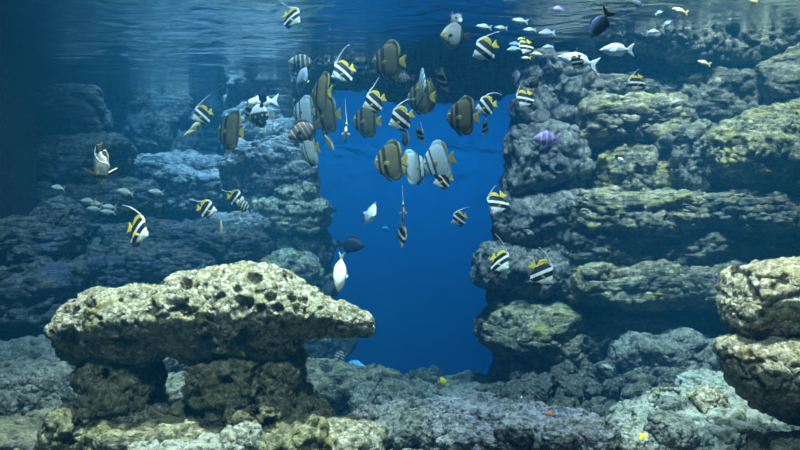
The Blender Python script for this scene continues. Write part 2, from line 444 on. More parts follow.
# ------------------------------------------------------------ stone lintel over the gap
loft_rock('rock_lintel', 'dark stone lintel bridging the blue gap just under the water surface',
          [(296, 46), (340, 42), (400, 38), (470, 40), (540, 44)],
          [(296, 92), (330, 88), (350, 87), (372, 91), (400, 100), (428, 103), (455, 101), (490, 99), (503, 94), (514, 86), (540, 82)],
          11.8, M_PILLAR, .5, seed=12, size=.6, pits=.06, pit_size=.35)

# ------------------------------------------------------------ foreground table rock
loft_rock('rock_slab', 'big pitted olive table rock with a beak-like nose, resting on rock legs',
          [(60, 338), (62, 328), (68, 311), (77, 302), (88, 296), (100, 289), (112, 290), (125, 289), (150, 288), (163, 288), (167, 279), (178, 275), (200, 271), (225, 267), (240, 266), (262, 267), (278, 269), (291, 274), (298, 285), (308, 290), (320, 298), (334, 302), (350, 308), (366, 313), (373, 318)],
          [(60, 346), (65, 357), (77, 362), (100, 366), (140, 362), (170, 357), (190, 362), (220, 366), (262, 366), (280, 360), (292, 350), (303, 341), (318, 334), (335, 334), (352, 337), (366, 336), (373, 331)],
          5.4, M_FORE, [(47, .30), (120, .42), (230, .48), (300, .42), (330, .34), (372, .30)], nx=520, nr=300, seed=3, pits=.085, pit_size=.19, size=.28, warp=.55, rough=.8, pw=2.3, under=.5, holes=[(186,283,7),(254,278,8),(271,297,6),(278,309,7),(261,308,6),(237,289,5),(221,296,5),(285,275,5),(291,298,5),(303,300,5),(225,340,3),(271,343,4),(90,303,6),(205,285,3),(245,300,3),(212,309,3.5),(120,300,3),(150,312,3),(320,308,3),(100,318,3)])
P = 5.45
boulder('support_rock', 'dark pitted rock leg under the broad end of the table rock', (84, 356, 150, 418), P, M_SUPP, hd=.3, n=2.6, pits=.05, tilt=-8, holes=[(103,374,7)])
boulder('support_rock', 'upper squared block of the thick rock leg under the table rock', (196, 358, 264, 402), P - .05, M_SUPP, hd=.32, n=4, pits=.06, holes=[(225,381,8),(246,372,3)])
boulder('support_rock', 'narrow slanting rock wedged beside the thick leg, under the nose end', (256, 350, 300, 408), P + .05, M_SUPP, hd=.3, n=3, pits=.04)
boulder('boulder', 'brown block with a round hole at the foot of the thick rock leg', (226, 393, 290, 434), P - .1, M_SUPP, hd=.3, n=3, pits=.08, holes=[(254,413,6)])
boulder('boulder', 'low block left of the holed block at the foot of the thick leg', (184, 396, 236, 430), P, M_SUPP, hd=.28, n=3.4, pits=.04)
boulder('boulder', 'shadowed block filling the corner behind the thick rock leg', (278, 392, 316, 430), P + .15, M_SUPP, hd=.28, n=3)
boulder('boulder', 'rounded olive stone under the hollow of the table rock', (113, 406, 147, 430), P - .12, M_FORE, hd=.16, n=2.6)
boulder('boulder', 'small stone beside the broad leg, touching the rounded olive stone', (96, 398, 122, 424), P - .05, M_SUPP, hd=.16, n=2.6)
boulder('boulder', 'small upright stone in the hollow with a pale edge', (148, 406, 170, 428), P, M_FORE, hd=.14, n=2.6)
boulder('boulder', 'dark stone at the back of the hollow beneath the table rock', (132, 372, 162, 412), P + .45, M_SUPP, hd=.2, n=2.6)
boulder('boulder', 'dark stone in shadow by the inner side of the thick leg', (168, 404, 196, 434), P + .15, M_SUPP, hd=.2)
boulder('rock_slab', 'flat yellowish slab lying in front of the rock legs', (100, 424, 226, 470), P - .3, M_YEL, hd=.3, n=3.2, pits=.03)
boulder('rock_slab', 'pale slab at the bottom edge beneath the yellowish slab', (132, 442, 232, 470), P - .55, M_PALE, hd=.22, n=3.4)
boulder('boulder', 'dark brown stone at the bottom edge below the broad leg', (52, 406, 112, 468), P - .15, M_SUPP, hd=.3, n=2.8, pits=.05, holes=[(66,440,8)])
boulder('boulder', 'whitish knobbly stone between the yellowish slab and dark blocks', (222, 428, 264, 462), P - .4, M_PALE, hd=.2, n=2.6)
boulder('boulder', 'dark wide block at the bottom edge under the nose end', (260, 418, 324, 466), P - .25, M_SUPP, hd=.3, n=3.4, pits=.04)
boulder('boulder', 'olive stone at the bottom edge with a pale sunlit rim', (314, 426, 374, 470), P - .15, M_FORE, hd=.3, n=3)
boulder('boulder', 'olive stone squeezed between the two widest bottom blocks', (300, 408, 330, 434), P + .1, M_SUPP, hd=.18, n=3)

# ------------------------------------------------------------ right outcrop (near)
loft_rock('rock_outcrop', 'large tan rock outcrop leaning in from the edge of the view, top tier',
          [(728, 300), (737, 286), (740, 271), (748, 266), (768, 263), (804, 262), (860, 256), (930, 262)],
          [(728, 322), (738, 338), (764, 346), (800, 350), (860, 350), (930, 345)],
          5.6, M_TAN, .42, nx=300, nr=220, seed=33, pits=.05, size=.45, strata=.05, sfreq=5.5, rough=.62, warp=.5, under=.35, holes=[(737,269,6),(775,286,5)])
loft_rock('rock_outcrop', 'tan shelf-like lower tier of the near outcrop with a yellow ragged rim',
          [(722, 348), (728, 341), (746, 337), (770, 332), (800, 334), (860, 332), (930, 335)],
          [(722, 352), (730, 366), (736, 380), (745, 396), (762, 410), (784, 418), (810, 424), (860, 425), (930, 420)],
          5.5, M_TAN, .44, nx=300, nr=220, seed=44, pits=.045, size=.45, strata=.06, sfreq=7.5, rough=.62, warp=.5, under=.35)

# ------------------------------------------------------------ right pillar of stacked boulders
B = boulder
B('boulder', 'grey smooth-topped boulder crowning the pillar under the dark lintel end', (516, 56, 582, 138), 10.4, M_PILLAR, n=2.7, pits=.06, pit_size=.3, tilt=-10, hd=.6, holes=[(543,64,5),(556,92,3),(528,78,3)])
B('boulder', 'dark craggy boulder with the violet fish in front of it', (501, 130, 586, 194), 10.2, M_PILLAR, n=3.2, pits=.05, pit_size=.22, hd=.6, holes=[(525,134,5),(560,168,5),(540,180,3)])
B('boulder', 'small knob of rock perched on the craggy boulder', (517, 125, 545, 146), 10.1, M_PILLAR, n=2.4, pits=.04, hd=.2)
B('boulder', 'broad slate boulder third from the top of the pillar', (502, 190, 574, 243), 10.2, M_PILLAR, n=3.6, pits=.05, pit_size=.2, hd=.6)
loft_rock('rock_nose', 'jutting dark rock snout sticking out of the pillar over blue water',
          [(473, 268), (478, 254), (490, 245), (510, 240), (540, 242), (570, 240)],
          [(473, 276), (482, 284), (498, 290), (520, 293), (545, 294), (570, 292)],
          10.1, M_PILLAR, .5, nx=200, nr=140, seed=51, size=.45, pits=.05, holes=[(485,256,4)])
B('rock_slab', 'thin recessed slab directly beneath the jutting rock snout', (494, 284, 576, 308), 10.35, M_PILLAR, n=4, hd=.5)
B('boulder', 'wide boulder below the recessed slab with a pale yellow top', (483, 300, 578, 348), 10.1, M_YEL, n=3.2, pits=.04, pit_size=.2, hd=.6)
B('boulder', 'brownish boulder at the foot of the pillar beside the deep water', (500, 338, 566, 388), 10.3, M_PILLAR, n=3.2, pits=.04, hd=.55)
B('boulder', 'mossy boulder sloping from the pillar foot toward the rubble', (528, 326, 606, 372), 9.9, M_YEL, n=2.6, pits=.04, tilt=-14, hd=.45)
B('boulder', 'small round stone tucked between pillar and yellow-topped ledges', (560, 176, 582, 193), 9.95, M_PILLAR, n=2.4, hd=.2)
B('boulder', 'pale wedge of stone next to the small round stone', (560, 190, 592, 206), 9.9, M_CLIFF, n=2.6, hd=.22)

# ------------------------------------------------------------ right cliff ledges
B('rock_ledge', 'overhanging ledge with a yellow lit lip and dark underside by the crown boulder', (574, 100, 684, 150), 10.2, M_YEL, n=3.4, hd=.6, strata=.05, pits=.04, pit_size=.2)
B('rock_ledge', 'thin grey ledge lying on top of the overhanging yellow-lipped ledge', (576, 80, 680, 106), 10.4, M_CLIFF, n=3, hd=.55, strata=.05)
B('rock_ledge', 'grey strip of ledge behind the two white fish', (586, 54, 690, 84), 10.7, M_CLIFF, n=3, hd=.6, strata=.05, tilt=6)
B('boulder', 'squat rounded boulder below the long upper ledge', (680, 68, 752, 128), 10.2, M_CLIFF, n=3, pits=.03, hd=.55, holes=[(706,81,3),(686,97,7)])
loft_rock('rock_ledge', 'longest upper ledge with round holes close under the water surface',
          [(598, 30), (640, 26), (690, 22), (740, 18), (800, 14), (900, 8)], [(598, 44), (640, 56), (680, 72), (720, 76), (760, 70), (800, 62), (900, 50)],
          10.2, M_CLIFF, .75, nx=320, nr=160, seed=71, size=.6, pits=.09, pit_size=.32, strata=.05, sfreq=4, holes=[(696,38,4),(772,28,5),(773,38,4),(792,32,6),(735,46,3)])
B('rock_ledge', 'slanting ledge at the picture edge under the longest upper ledge', (748, 48, 860, 100), 9.8, M_CLIFF, n=3, hd=.6, tilt=12, strata=.05)
loft_rock('rock_ledge', 'massive ledge with a bright mottled top and deep shadow beneath, by the picture edge',
          [(700, 136), (722, 128), (750, 116), (775, 106), (800, 98), (900, 84)], [(700, 160), (720, 182), (760, 196), (800, 200), (900, 205)],
          9.6, M_YEL, .8, nx=320, nr=160, seed=75, size=.6, pits=.05, strata=.05, holes=[(740,130,4),(770,128,3)])
B('boulder', 'tall grey lump of rock standing between yellow ledge and massive ledge', (653, 122, 722, 196), 9.9, M_CLIFF, n=2.6, pits=.07, pit_size=.26, hd=.45, holes=[(679,142,5),(700,165,4),(668,170,3)])
B('boulder', 'yellow-mottled lump with a white fish in front', (592, 146, 660, 198), 10.1, M_YEL, n=3, pits=.05, hd=.5, strata=.04)
B('boulder', 'small pale stone lodged above the tall grey lump', (676, 110, 694, 122), 9.8, M_CLIFF, n=2.4, hd=.12)
B('rock_ledge', 'long ledge with bright flat top just below the tall grey lump', (574, 194, 700, 232), 9.7, M_YEL, n=3.6, hd=.6, strata=.06, sfreq=9, pits=.04, holes=[(640,208,5),(612,214,3),(668,218,4)])
B('rock_ledge', 'ledge continuing the bright flat one toward the picture edge', (692, 190, 850, 232), 9.5, M_CLIFF, n=3.4, hd=.6, strata=.06, sfreq=9)
B('rock_ledge', 'dim ragged ledge beneath the bright flat one, beside the third pillar boulder', (568, 228, 672, 262), 9.8, M_CLIFF, n=3.4, hd=.55, strata=.06, sfreq=9)
B('rock_ledge', 'dim ledge between ragged ledge and the tan outcrop', (664, 228, 800, 270), 9.7, M_RWALL, n=3.4, hd=.55, strata=.07, sfreq=9)
B('rock_ledge', 'dark-bellied ledge with a thin glowing yellow edge', (568, 262, 684, 306), 9.7, M_YEL, n=3.2, hd=.6, strata=.05)
B('rock_ledge', 'knobby dim ledge just left of the tan outcrop top', (676, 266, 756, 306), 9.5, M_CLIFF, n=3.2, hd=.5, strata=.05)
B('rock_ledge', 'shadowy low ledge beneath the dark-bellied ledge', (590, 312, 700, 346), 9.9, M_RWALL, n=3.2, hd=.5, strata=.05)
B('boulder', 'rounded grey boulder at the foot of the cliff behind the rubble', (620, 336, 706, 384), 9.3, M_RUB, n=2.8, hd=.5, pits=.03)
B('boulder', 'low boulder by the lower tier of the tan outcrop', (690, 342, 752, 378), 9.3, M_RUB, n=2.8, hd=.4)

# ------------------------------------------------------------ left column of boulders
LC = 12.0
B('boulder', 'big blue-topped boulder on the column beside the deep water', (229, 146, 282, 206), LC, M_LEFT, n=3.2, hd=.6)
B('boulder', 'small boulder wedged against the big blue-topped one', (268, 142, 304, 184), LC + .1, M_LEFT, n=2.8, hd=.45)
B('boulder', 'grey boulder at the water side of the column, upper one', (276, 166, 315, 194), LC - .1, M_PILLAR, n=2.8, hd=.4)
B('boulder', 'pitted olive boulder under the upper grey one on the column', (274, 184, 316, 208), LC - .2, M_FORE, n=2.8, hd=.4, pits=.06, holes=[(290,194,3),(304,190,2)])
B('rock_ledge', 'layered olive ledge capping the lower half of the column', (250, 202, 325, 232), LC - .3, M_FORE, n=3.4, hd=.5, strata=.05, sfreq=8, pits=.04, holes=[(281,207,4),(262,212,3)])
B('boulder', 'hazy boulder behind the spotted fish', (232, 108, 290, 146), LC + .9, M_LEFT, n=2.6, hd=.6)
B('boulder', 'hazy boulder above the column close to the striped dark fish', (262, 122, 312, 156), LC + .5, M_LEFT, n=2.6, hd=.5)
B('boulder', 'pale hazy hump high in the alcove above the column', (226, 64, 306, 116), LC + 1.4, M_LEFT, n=2.6, hd=.7)
B('boulder', 'broad boulder below the layered olive ledge', (258, 228, 328, 268), LC - .1, M_LEFT, n=3.4, hd=.55)
B('rock_ledge', 'greenish ledge peeking over the table rock', (252, 254, 318, 284), LC - .6, M_FORE, n=3, hd=.4)
B('boulder', 'shadowy block of the column behind the nose of the table rock', (270, 268, 332, 318), LC - .1, M_PILLAR, n=3.4, hd=.5)
B('boulder', 'dark undercut block at the bottom of the column', (262, 308, 338, 366), LC + .1, M_PILLAR, n=3.4, hd=.55)
# alcove and layered wall ledges
B('rock_ledge', 'thin bright ledge running along the alcove floor', (120, 158, 236, 184), 13.2, M_LEFT, n=3, hd=.7, strata=.05)
B('rock_ledge', 'blue-rimmed ledge below the thin bright ledge', (150, 172, 244, 212), 12.6, M_LEFT, n=3, hd=.6, strata=.06)
B('boulder', 'large dim rounded boulder far back in the alcove', (132, 100, 196, 158), 14.4, M_WALL, n=2.6, hd=.7)
B('rock_ledge', 'dark green ledge beside the black wall, upper one', (30, 88, 100, 146), 11.6, M_WALL, n=3.4, hd=.6, strata=.05)
B('rock_ledge', 'dark green ledge beside the black wall, behind the yellow-finned diver', (28, 136, 122, 186), 11.2, M_WALL, n=3.4, hd=.6, strata=.05)
B('rock_ledge', 'dim ledge under the five silver fry', (30, 180, 148, 226), 11.2, M_WALL, n=3.4, hd=.6, strata=.05)
B('boulder', 'pointed dim rock below the silver fry by the black wall', (40, 205, 84, 244), 9.4, M_WALL, n=2.2, hd=.4)
B('rock_ledge', 'rough ledge with a pale lump near the small yellow strip fish', (214, 216, 268, 244), 11.2, M_LEFT, n=2.8, hd=.4)
B('rock_ledge', 'dim blue ledge behind the black and yellow bannerfish', (110, 226, 262, 262), 10.3, M_WALL, n=3.4, hd=.5, strata=.06, sfreq=9)
B('rock_ledge', 'mossy dim ledge touching the picture edge under the black wall', (-40, 222, 78, 268), 9.2, M_WALL, n=3.2, hd=.5, strata=.06, sfreq=9)
B('rock_ledge', 'dim layered ledge over the broad end of the table rock', (56, 250, 206, 292), 9.6, M_WALL, n=3.4, hd=.5, strata=.07, sfreq=9)
B('rock_ledge', 'shadowed ledge at the picture edge level with the table rock', (-40, 268, 76, 336), 8.9, M_WALL, n=3.4, hd=.5, strata=.07, sfreq=7)
# low ledges at lower left
B('rock_ledge', 'blue-grey ledge at the picture edge just under the table rock height', (-50, 346, 68, 384), 7.8, M_RUB, n=3.2, hd=.45)
B('rock_ledge', 'long pale ledge with a shadowed belly beside the broad leg', (-50, 372, 100, 424), 7.0, M_RUB, n=3.2, hd=.5, tilt=4)
B('rock_ledge', 'flat pale slab in the bottom corner under the long pale ledge', (-50, 424, 64, 480), 6.2, M_CLIFF, n=3.6, hd=.5)
B('boulder', 'small sunlit stones seen through the hollow, upper one', (166, 352, 204, 378), 8.2, M_CLIFF, n=2.8, hd=.25)
B('boulder', 'bright stone seen through the hollow under the table rock', (160, 378, 206, 402), 7.6, M_CLIFF, n=3, hd=.3)

# ------------------------------------------------------------ middle floor
loft_rock('boulder', 'long grey boulder lying at the edge of the deep blue water',
          [(284, 372), (300, 366), (322, 364), (345, 367), (370, 371), (392, 377), (408, 386)], [(284, 392), (310, 406), (340, 416), (372, 414), (395, 402), (408, 394)],
          8.6, M_CLIFF, .5, nx=260, nr=160, seed=81, size=.5, pits=.04, under=.6)
loft_rock('rock_slab', 'wide purple-grey slab covering the middle of the tank bottom',
          [(430, 412), (446, 404), (476, 403), (505, 407), (540, 411), (575, 414), (600, 421), (628, 444), (640, 455)], [(430, 452), (470, 470), (540, 480), (600, 480), (640, 466)],
          6.5, M_LEFT, .55, nx=340, nr=200, seed=83, size=.42, pits=.035)
loft_rock('rock_slab', 'pale sloping slab on the bottom in front of the tan outcrop',
          [(612, 428), (640, 412), (680, 400), (720, 396), (760, 404), (800, 412), (900, 416)], [(612, 450), (680, 470), (760, 478), (900, 480)],
          6.9, M_PALE, .7, nx=320, nr=200, seed=87, size=.42, pits=.03)
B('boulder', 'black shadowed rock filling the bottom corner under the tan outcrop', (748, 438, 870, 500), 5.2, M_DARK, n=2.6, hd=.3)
B('boulder', 'whitish flat-topped stone leaning on the tan outcrop foot', (682, 376, 732, 402), 7.8, M_PALE, n=3, hd=.25)
B('boulder', 'ragged brown coral rock on the pale sloping slab', (697, 392, 726, 414), 6.7, M_TAN, n=2.4, hd=.12, rough=1.6)
B('boulder', 'grey broken stone lying just left of the ragged brown coral rock', (660, 400, 690, 418), 6.8, M_RUB, n=2.6, hd=.14)
B('boulder', 'pale stone at the bottom edge near the tiny yellow and white fish', (600, 432, 646, 462), 6.1, M_PALE, n=2.8, hd=.2)
B('boulder', 'olive stone on the bottom edge left of the pale sloping slab', (648, 418, 692, 448), 6.4, M_RUB, n=2.6, hd=.2)

# ring-shaped broken shell
def broken_shell():
    n, k = 40, 12; V = []; Fc = []
    c = at(668, 396, 6.9)
    for i in range(n):
        t = rad(-20 + 240 * i / (n - 1)); r = .085 + .01 * math.sin(3 * t)
        for j in range(k):
            p = 2 * math.pi * j / k
            w = (.022 + .01 * math.sin(i * .9)) * math.sin(math.pi * (i + .6) / (n + .2)) ** .5
            rr = r + w * math.cos(p)
            V.append((c.x + rr * math.cos(t) * 1.05, c.y + 1.6 * w * math.sin(p), c.z + rr * math.sin(t) * .8))
    for i in range(n - 1):
        for j in range(k):
            Fc.append((i * k + j, (i + 1) * k + j, (i + 1) * k + (j + 1) % k, i * k + (j + 1) % k))
    tag(link('broken_shell', mesh_np('broken_shell', V, Fc, M_YEL)), 'curved yellowish broken shell lying open on the rubble', 'shell')
broken_shell()

# rubble: loose stones in heaps, each one its own
rng = random.Random(4)
def heap(n, region, size, mat, label, group):
    """region: function (u, v) -> px, py"""
    protos = []
    for k in range(5):
        s = .5
        D, Fc = ico(5)
        r = (np.abs(D) ** 2.6).sum(1) ** (-1 / 2.6)
        V = D * r[:, None] * np.array([.5, .42, .36])
        V = weather(V, Fc, .9, 300 + k * 11, rough=1.1, pits=.05, pit_size=.3)
        protos.append(mesh_np('rubble_stone', V, Fc, mat))
    for i in range(n):
        px, Y, lift = region(rng.random(), rng.random())
        s = rng.uniform(*size)
        x = (px - CX) / F * Y
        o = link('rubble_stone', protos[i % 5], (x, Y, floor_z(x, Y) + lift + s * .30))
        o.scale = (s, s, s); o.rotation_euler = (rng.uniform(-.9, .9), rng.uniform(-.9, .9), rng.uniform(0, 6.28))
        tag(o, label, 'rock', group)
heap(120, lambda u, v: (505 + 195 * u, 10.4 - 2.9 * v, max(0, .55 - .55 * v) * (.4 + .6 * u)), (.12, .36), M_RUBD,
     'grey rubble stone in the heap below the pillar and cliff', 'rubble stones heaped below the pillar')
heap(60, lambda u, v: (556 + 130 * u, 10.1 - .5 * v, .45 + .5 * (1 - v)), (.14, .36), M_RUBD,
     'rough stone on the slope climbing to the cliff ledges', 'rough stones on the slope under the ledges')
heap(56, lambda u, v: (358 + 78 * u, 9.3 - 3.3 * v, .05), (.14, .36), M_RUB,
     'blue-grey rubble stone between the long boulder and the purple-grey slab', 'rubble stones between boulder and slab')
heap(18, lambda u, v: (478 + 60 * u, 9.9 - 1.4 * v, .02), (.18, .34), M_RUBD,
     'dark loose stone on the sand at the pillar foot', 'dark loose stones at the pillar foot')
heap(16, lambda u, v: (402 + 40 * u, 11.2 - 1.6 * v, 0), (.14, .26), M_RUBD,
     'small dark stone on the rim of the drop into blue water', 'small dark stones on the rim')
heap(26, lambda u, v: (430 + 180 * u, 6.0 - .3 * v, .14), (.12, .26), M_LEFT,
     'purple-grey knob of stone lying on the front of the wide slab', 'stones on the front of the wide slab')
# ------------------------------------------------------------ fish
# every fish is modelled nose at +X, back up (+Z), one unit long from nose to tail tip
def skin(name, stops, slope=0.0, rough=.5, noise=.0, metal=0.0, counter=None, net=None):
    """coloured bands across the fish: stops are (position along x + slope*z, colour), sharp edges"""
    m, nt, out = nodemat(name); L = nt.links.new
    tc = N(nt, 'ShaderNodeTexCoord'); s = N(nt, 'ShaderNodeSeparateXYZ'); L(tc.outputs['Object'], s.inputs[0])
    a = N(nt, 'ShaderNodeMath', operation='MULTIPLY_ADD'); L(s.outputs['Z'], a.inputs[0]); a.inputs[1].default_value = slope; L(s.outputs['X'], a.inputs[2])
    n = N(nt, 'ShaderNodeTexNoise', Scale=14, Detail=3); L(tc.outputs['Object'], n.inputs['Vector'])
    b = N(nt, 'ShaderNodeMath', operation='MULTIPLY_ADD'); L(n.outputs['Fac'], b.inputs[0]); b.inputs[1].default_value = .04; L(a.outputs[0], b.inputs[2])
    c = N(nt, 'ShaderNodeMath', operation='ADD'); L(b.outputs[0], c.inputs[0]); c.inputs[1].default_value = .58
    st = []
    for i, (p, col) in enumerate(stops):
        p = min(max(p + .6, 0), 1)
        if i == 0: st.append((0, col))
        else:
            st.append((max(p - .008, 0), stops[i - 1][1])); st.append((min(p + .008, 1), col))
    col = ramp(nt, c.outputs[0], st)
    if counter:   # a paler or darker belly that the fish really has
        mr = N(nt, 'ShaderNodeMapRange'); L(s.outputs['Z'], mr.inputs[0]); mr.inputs[1].default_value = counter[1]; mr.inputs[2].default_value = counter[2]
        col = mixc(nt, mr.outputs[0], col, counter[0])
    if net:
        v = N(nt, 'ShaderNodeTexVoronoi', Scale=net[1]); L(tc.outputs['Object'], v.inputs['Vector'])
        mr = N(nt, 'ShaderNodeMapRange'); L(s.outputs['Z'], mr.inputs[0]); mr.inputs[1].default_value = net[2]; mr.inputs[2].default_value = net[3]
        f = ramp(nt, v.outputs['Distance'], [(.30, (1, 1, 1)), (.38, (0, 0, 0))])
        mu = N(nt, 'ShaderNodeMath', operation='MULTIPLY'); L(f, mu.inputs[0]); L(mr.outputs[0], mu.inputs[1])
        col = mixc(nt, mu.outputs[0], col, net[0])
    fn = N(nt, 'ShaderNodeTexNoise', Scale=9, Detail=5, Roughness=.65); L(tc.outputs['Object'], fn.inputs['Vector'])
    mm = nt.nodes.new('ShaderNodeMix'); mm.data_type = 'RGBA'; mm.blend_type = 'MULTIPLY'; mm.inputs['Factor'].default_value = .55
    L(col, mm.inputs[6]); L(ramp(nt, fn.outputs['Fac'], [(.3, (.6, .62, .6)), (.62, (1, 1, 1))]), mm.inputs[7]); col = mm.outputs[2]
    p = N(nt, 'ShaderNodeBsdfPrincipled', Roughness=rough, Metallic=metal); p.inputs['Specular IOR Level'].default_value = .15
    L(col, p.inputs['Base Color'])
    sc = N(nt, 'ShaderNodeTexVoronoi', Scale=45); L(tc.outputs['Object'], sc.inputs['Vector'])
    bp = N(nt, 'ShaderNodeBump', Strength=.3, Distance=.01); L(sc.outputs['Distance'], bp.inputs['Height']); L(bp.outputs[0], p.inputs['Normal'])
    L(p.outputs[0], out.inputs['Surface'])
    return m

WHT, BLK, YLW = (.62, .65, .63), (.010, .011, .014), (.62, .48, .04)
S_BANNER = skin('banner_bands', [(-.6, WHT), (-.31, BLK), (-.07, WHT), (.05, BLK), (.23, WHT), (.385, (.16, .165, .17)), (.43, WHT)], slope=-.52)
S_PALEB = skin('pale_banner_bands', [(-.6, WHT), (.17, (.10, .10, .09)), (.27, (.45, .45, .36)), (.45, (.3, .3, .28))], slope=-.2)
S_YEL = skin('fin_yellow', [(-.6, YLW), (.1, YLW)])
S_PALEY = skin('fin_pale_yellow', [(-.6, (.72, .70, .45)), (.1, (.70, .62, .25))])
S_WHITE = skin('fin_white', [(-.6, WHT), (.1, WHT)])
S_BLACK = skin('fin_black', [(-.6, BLK), (.1, BLK)])
S_BAT = skin('bat_olive', [(-.6, (.16, .15, .04)), (-.34, (.018, .02, .016)), (-.25, (.075, .077, .042)), (.09, (.008, .009, .008)), (.20, (.10, .10, .06)), (.27, (.014, .016, .014)), (.345, (.14, .15, .11))], slope=-.08)
S_BATP = skin('bat_silver_lit', [(-.6, (.18, .18, .07)), (-.33, (.10, .13, .13)), (-.28, (.27, .37, .43)), (.12, (.04, .055, .06)), (.18, (.32, .43, .48)), (.28, (.05, .065, .07)), (.345, (.30, .39, .41))], slope=-.08, rough=.28)  # paler batfish; part of the brightness is light put into the colour
S_OLIVE = skin('fin_olive_yellow', [(-.6, (.24, .22, .04)), (.1, (.16, .15, .04))])
S_SERG = skin('sergeant_bars', [(-.6, (.03, .035, .05)), (-.24, (.30, .33, .22)), (-.20, (.03, .035, .05)), (-.10, (.30, .33, .22)), (-.055, (.03, .035, .05)), (.05, (.30, .33, .22)), (.095, (.03, .035, .05)), (.19, (.30, .33, .22)), (.235, (.04, .045, .06)), (.31, (.40, .42, .36))], slope=-.10)
S_DARKBAR = skin('convict_bars', [(-.6, (.03, .03, .035)), (-.26, (.12, .13, .12)), (-.24, (.022, .02, .02)), (-.13, (.13, .14, .13)), (-.105, (.022, .02, .02)), (.0, (.13, .14, .13)), (.025, (.022, .02, .02)), (.13, (.13, .14, .13)), (.155, (.022, .02, .02)), (.28, (.2, .21, .21)), (.31, (.06, .06, .06))], slope=-.15)
S_SILV = skin('fry_silver', [(-.6, (.40, .44, .38)), (-.3, (.55, .60, .56))], rough=.28, counter=((.28, .33, .26), .02, .12))
S_SILB = skin('fry_blue_silver', [(-.6, (.45, .55, .65)), (.1, (.50, .60, .70))], rough=.3, counter=((.20, .30, .45), .02, .12))
S_GOLD = skin('fry_gold', [(-.6, (.62, .50, .10)), (-.3, (.62, .56, .30)), (.1, (.60, .56, .36))], rough=.35)
S_PURE = skin('unicorn_white', [(-.6, (.88, .90, .92)), (.1, (.90, .92, .94))], rough=.4)
S_SURG = skin('surgeon_navy', [(-.6, (.03, .05, .09)), (-.3, (.035, .045, .05)), (.32, (.10, .13, .12))], counter=((.10, .14, .30), .05, .22))
S_NAVY = skin('navy', [(-.6, (.01, .02, .05)), (.1, (.012, .022, .055))])
S_VIO = skin('violet_bars', [(-.6, (.26, .20, .42)), (-.22, (.48, .40, .66)), (-.15, (.26, .20, .42)), (-.02, (.50, .42, .68)), (.05, (.26, .20, .42)), (.18, (.50, .42, .68)), (.25, (.28, .22, .42))])
S_TRIG = skin('clown_spots', [(-.6, (.30, .28, .22)), (-.28, (.02, .022, .03)), (.35, (.55, .36, .08))], counter=((.80, .82, .84), .10, .16), net=((.85, .86, .84), 7.5, .06, -.04))
S_TRIG2 = skin('grey_trigger', [(-.6, (.02, .03, .03)), (-.18, (.20, .24, .24)), (.22, (.30, .29, .17)), (.38, (.40, .26, .12))], counter=((.10, .10, .10), .18, .34))
S_ORANGE = skin('orange', [(-.6, (.75, .20, .04)), (.1, (.75, .22, .05))])
S_FOX = skin('fox_yellow', [(-.6, (.85, .68, .05)), (.16, (.85, .68, .05)), (.2, (.04, .04, .04)), (.27, WHT), (.36, (.05, .05, .05)), (.41, WHT)])
S_TURQ = skin('turquoise', [(-.6, (.04, .30, .42)), (.1, (.05, .30, .42))], counter=((.12, .48, .70), .02, .14))
S_EYE = skin('eye_black', [(-.6, (.01, .01, .01)), (.1, (.01, .01, .01))], rough=.12)
S_EYER = skin('eye_ring', [(-.6, (.55, .52, .30)), (.1, (.55, .52, .30))])

def smooth_curve(pts, n):
    p = np.array(pts, float); t = np.r_[0, np.cumsum(np.linalg.norm(np.diff(p, axis=0), axis=1))]
    q = np.linspace(0, t[-1], n); out = []
    m = np.gradient(p, t, axis=0)
    for v in q:
        i = min(np.searchsorted(t, v, 'right') - 1, len(t) - 2); h = t[i + 1] - t[i]; s = (v - t[i]) / h
        out.append((2*s**3-3*s**2+1)*p[i] + (s**3-2*s**2+s)*h*m[i]*.8 + (-2*s**3+3*s**2)*p[i+1] + (s**3-s**2)*h*m[i+1]*.8)
    return np.array(out)

def body_mesh(name, prof, mat, bend=0.0):
    """prof: (x, top z, bottom z, half width) from nose to tail root"""
    p = smooth_curve(prof, 40); ring = 26; V = []; Fc = []
    for x, zt, zb, w in p:
        w = max(w, .004); h = max((zt - zb) / 2, .006); m = (zt + zb) / 2
        for j in range(ring):
            a = 2 * math.pi * j / ring; c, s = math.cos(a), math.sin(a)
            V.append((x, w * math.copysign(abs(c) ** 1.15, c), m + h * math.copysign(abs(s) ** .95, s)))
    n = len(p)
    for i in range(n - 1):
        for j in range(ring):
            a, b = i * ring + j, i * ring + (j + 1) % ring
            Fc.append((a, a + ring, b + ring)); Fc.append((a, b + ring, b))
    for e, i, fl in ((p[0], 0, 0), (p[-1], n - 1, 1)):
        V.append((e[0] + (.004 if not fl else -.004), 0, (e[1] + e[2]) / 2)); k = len(V) - 1
        for j in range(ring):
            a, b = i * ring + j, i * ring + (j + 1) % ring
            Fc.append((k, a, b) if not fl else (k, b, a))
    return mesh_np(name, V, Fc, mat)

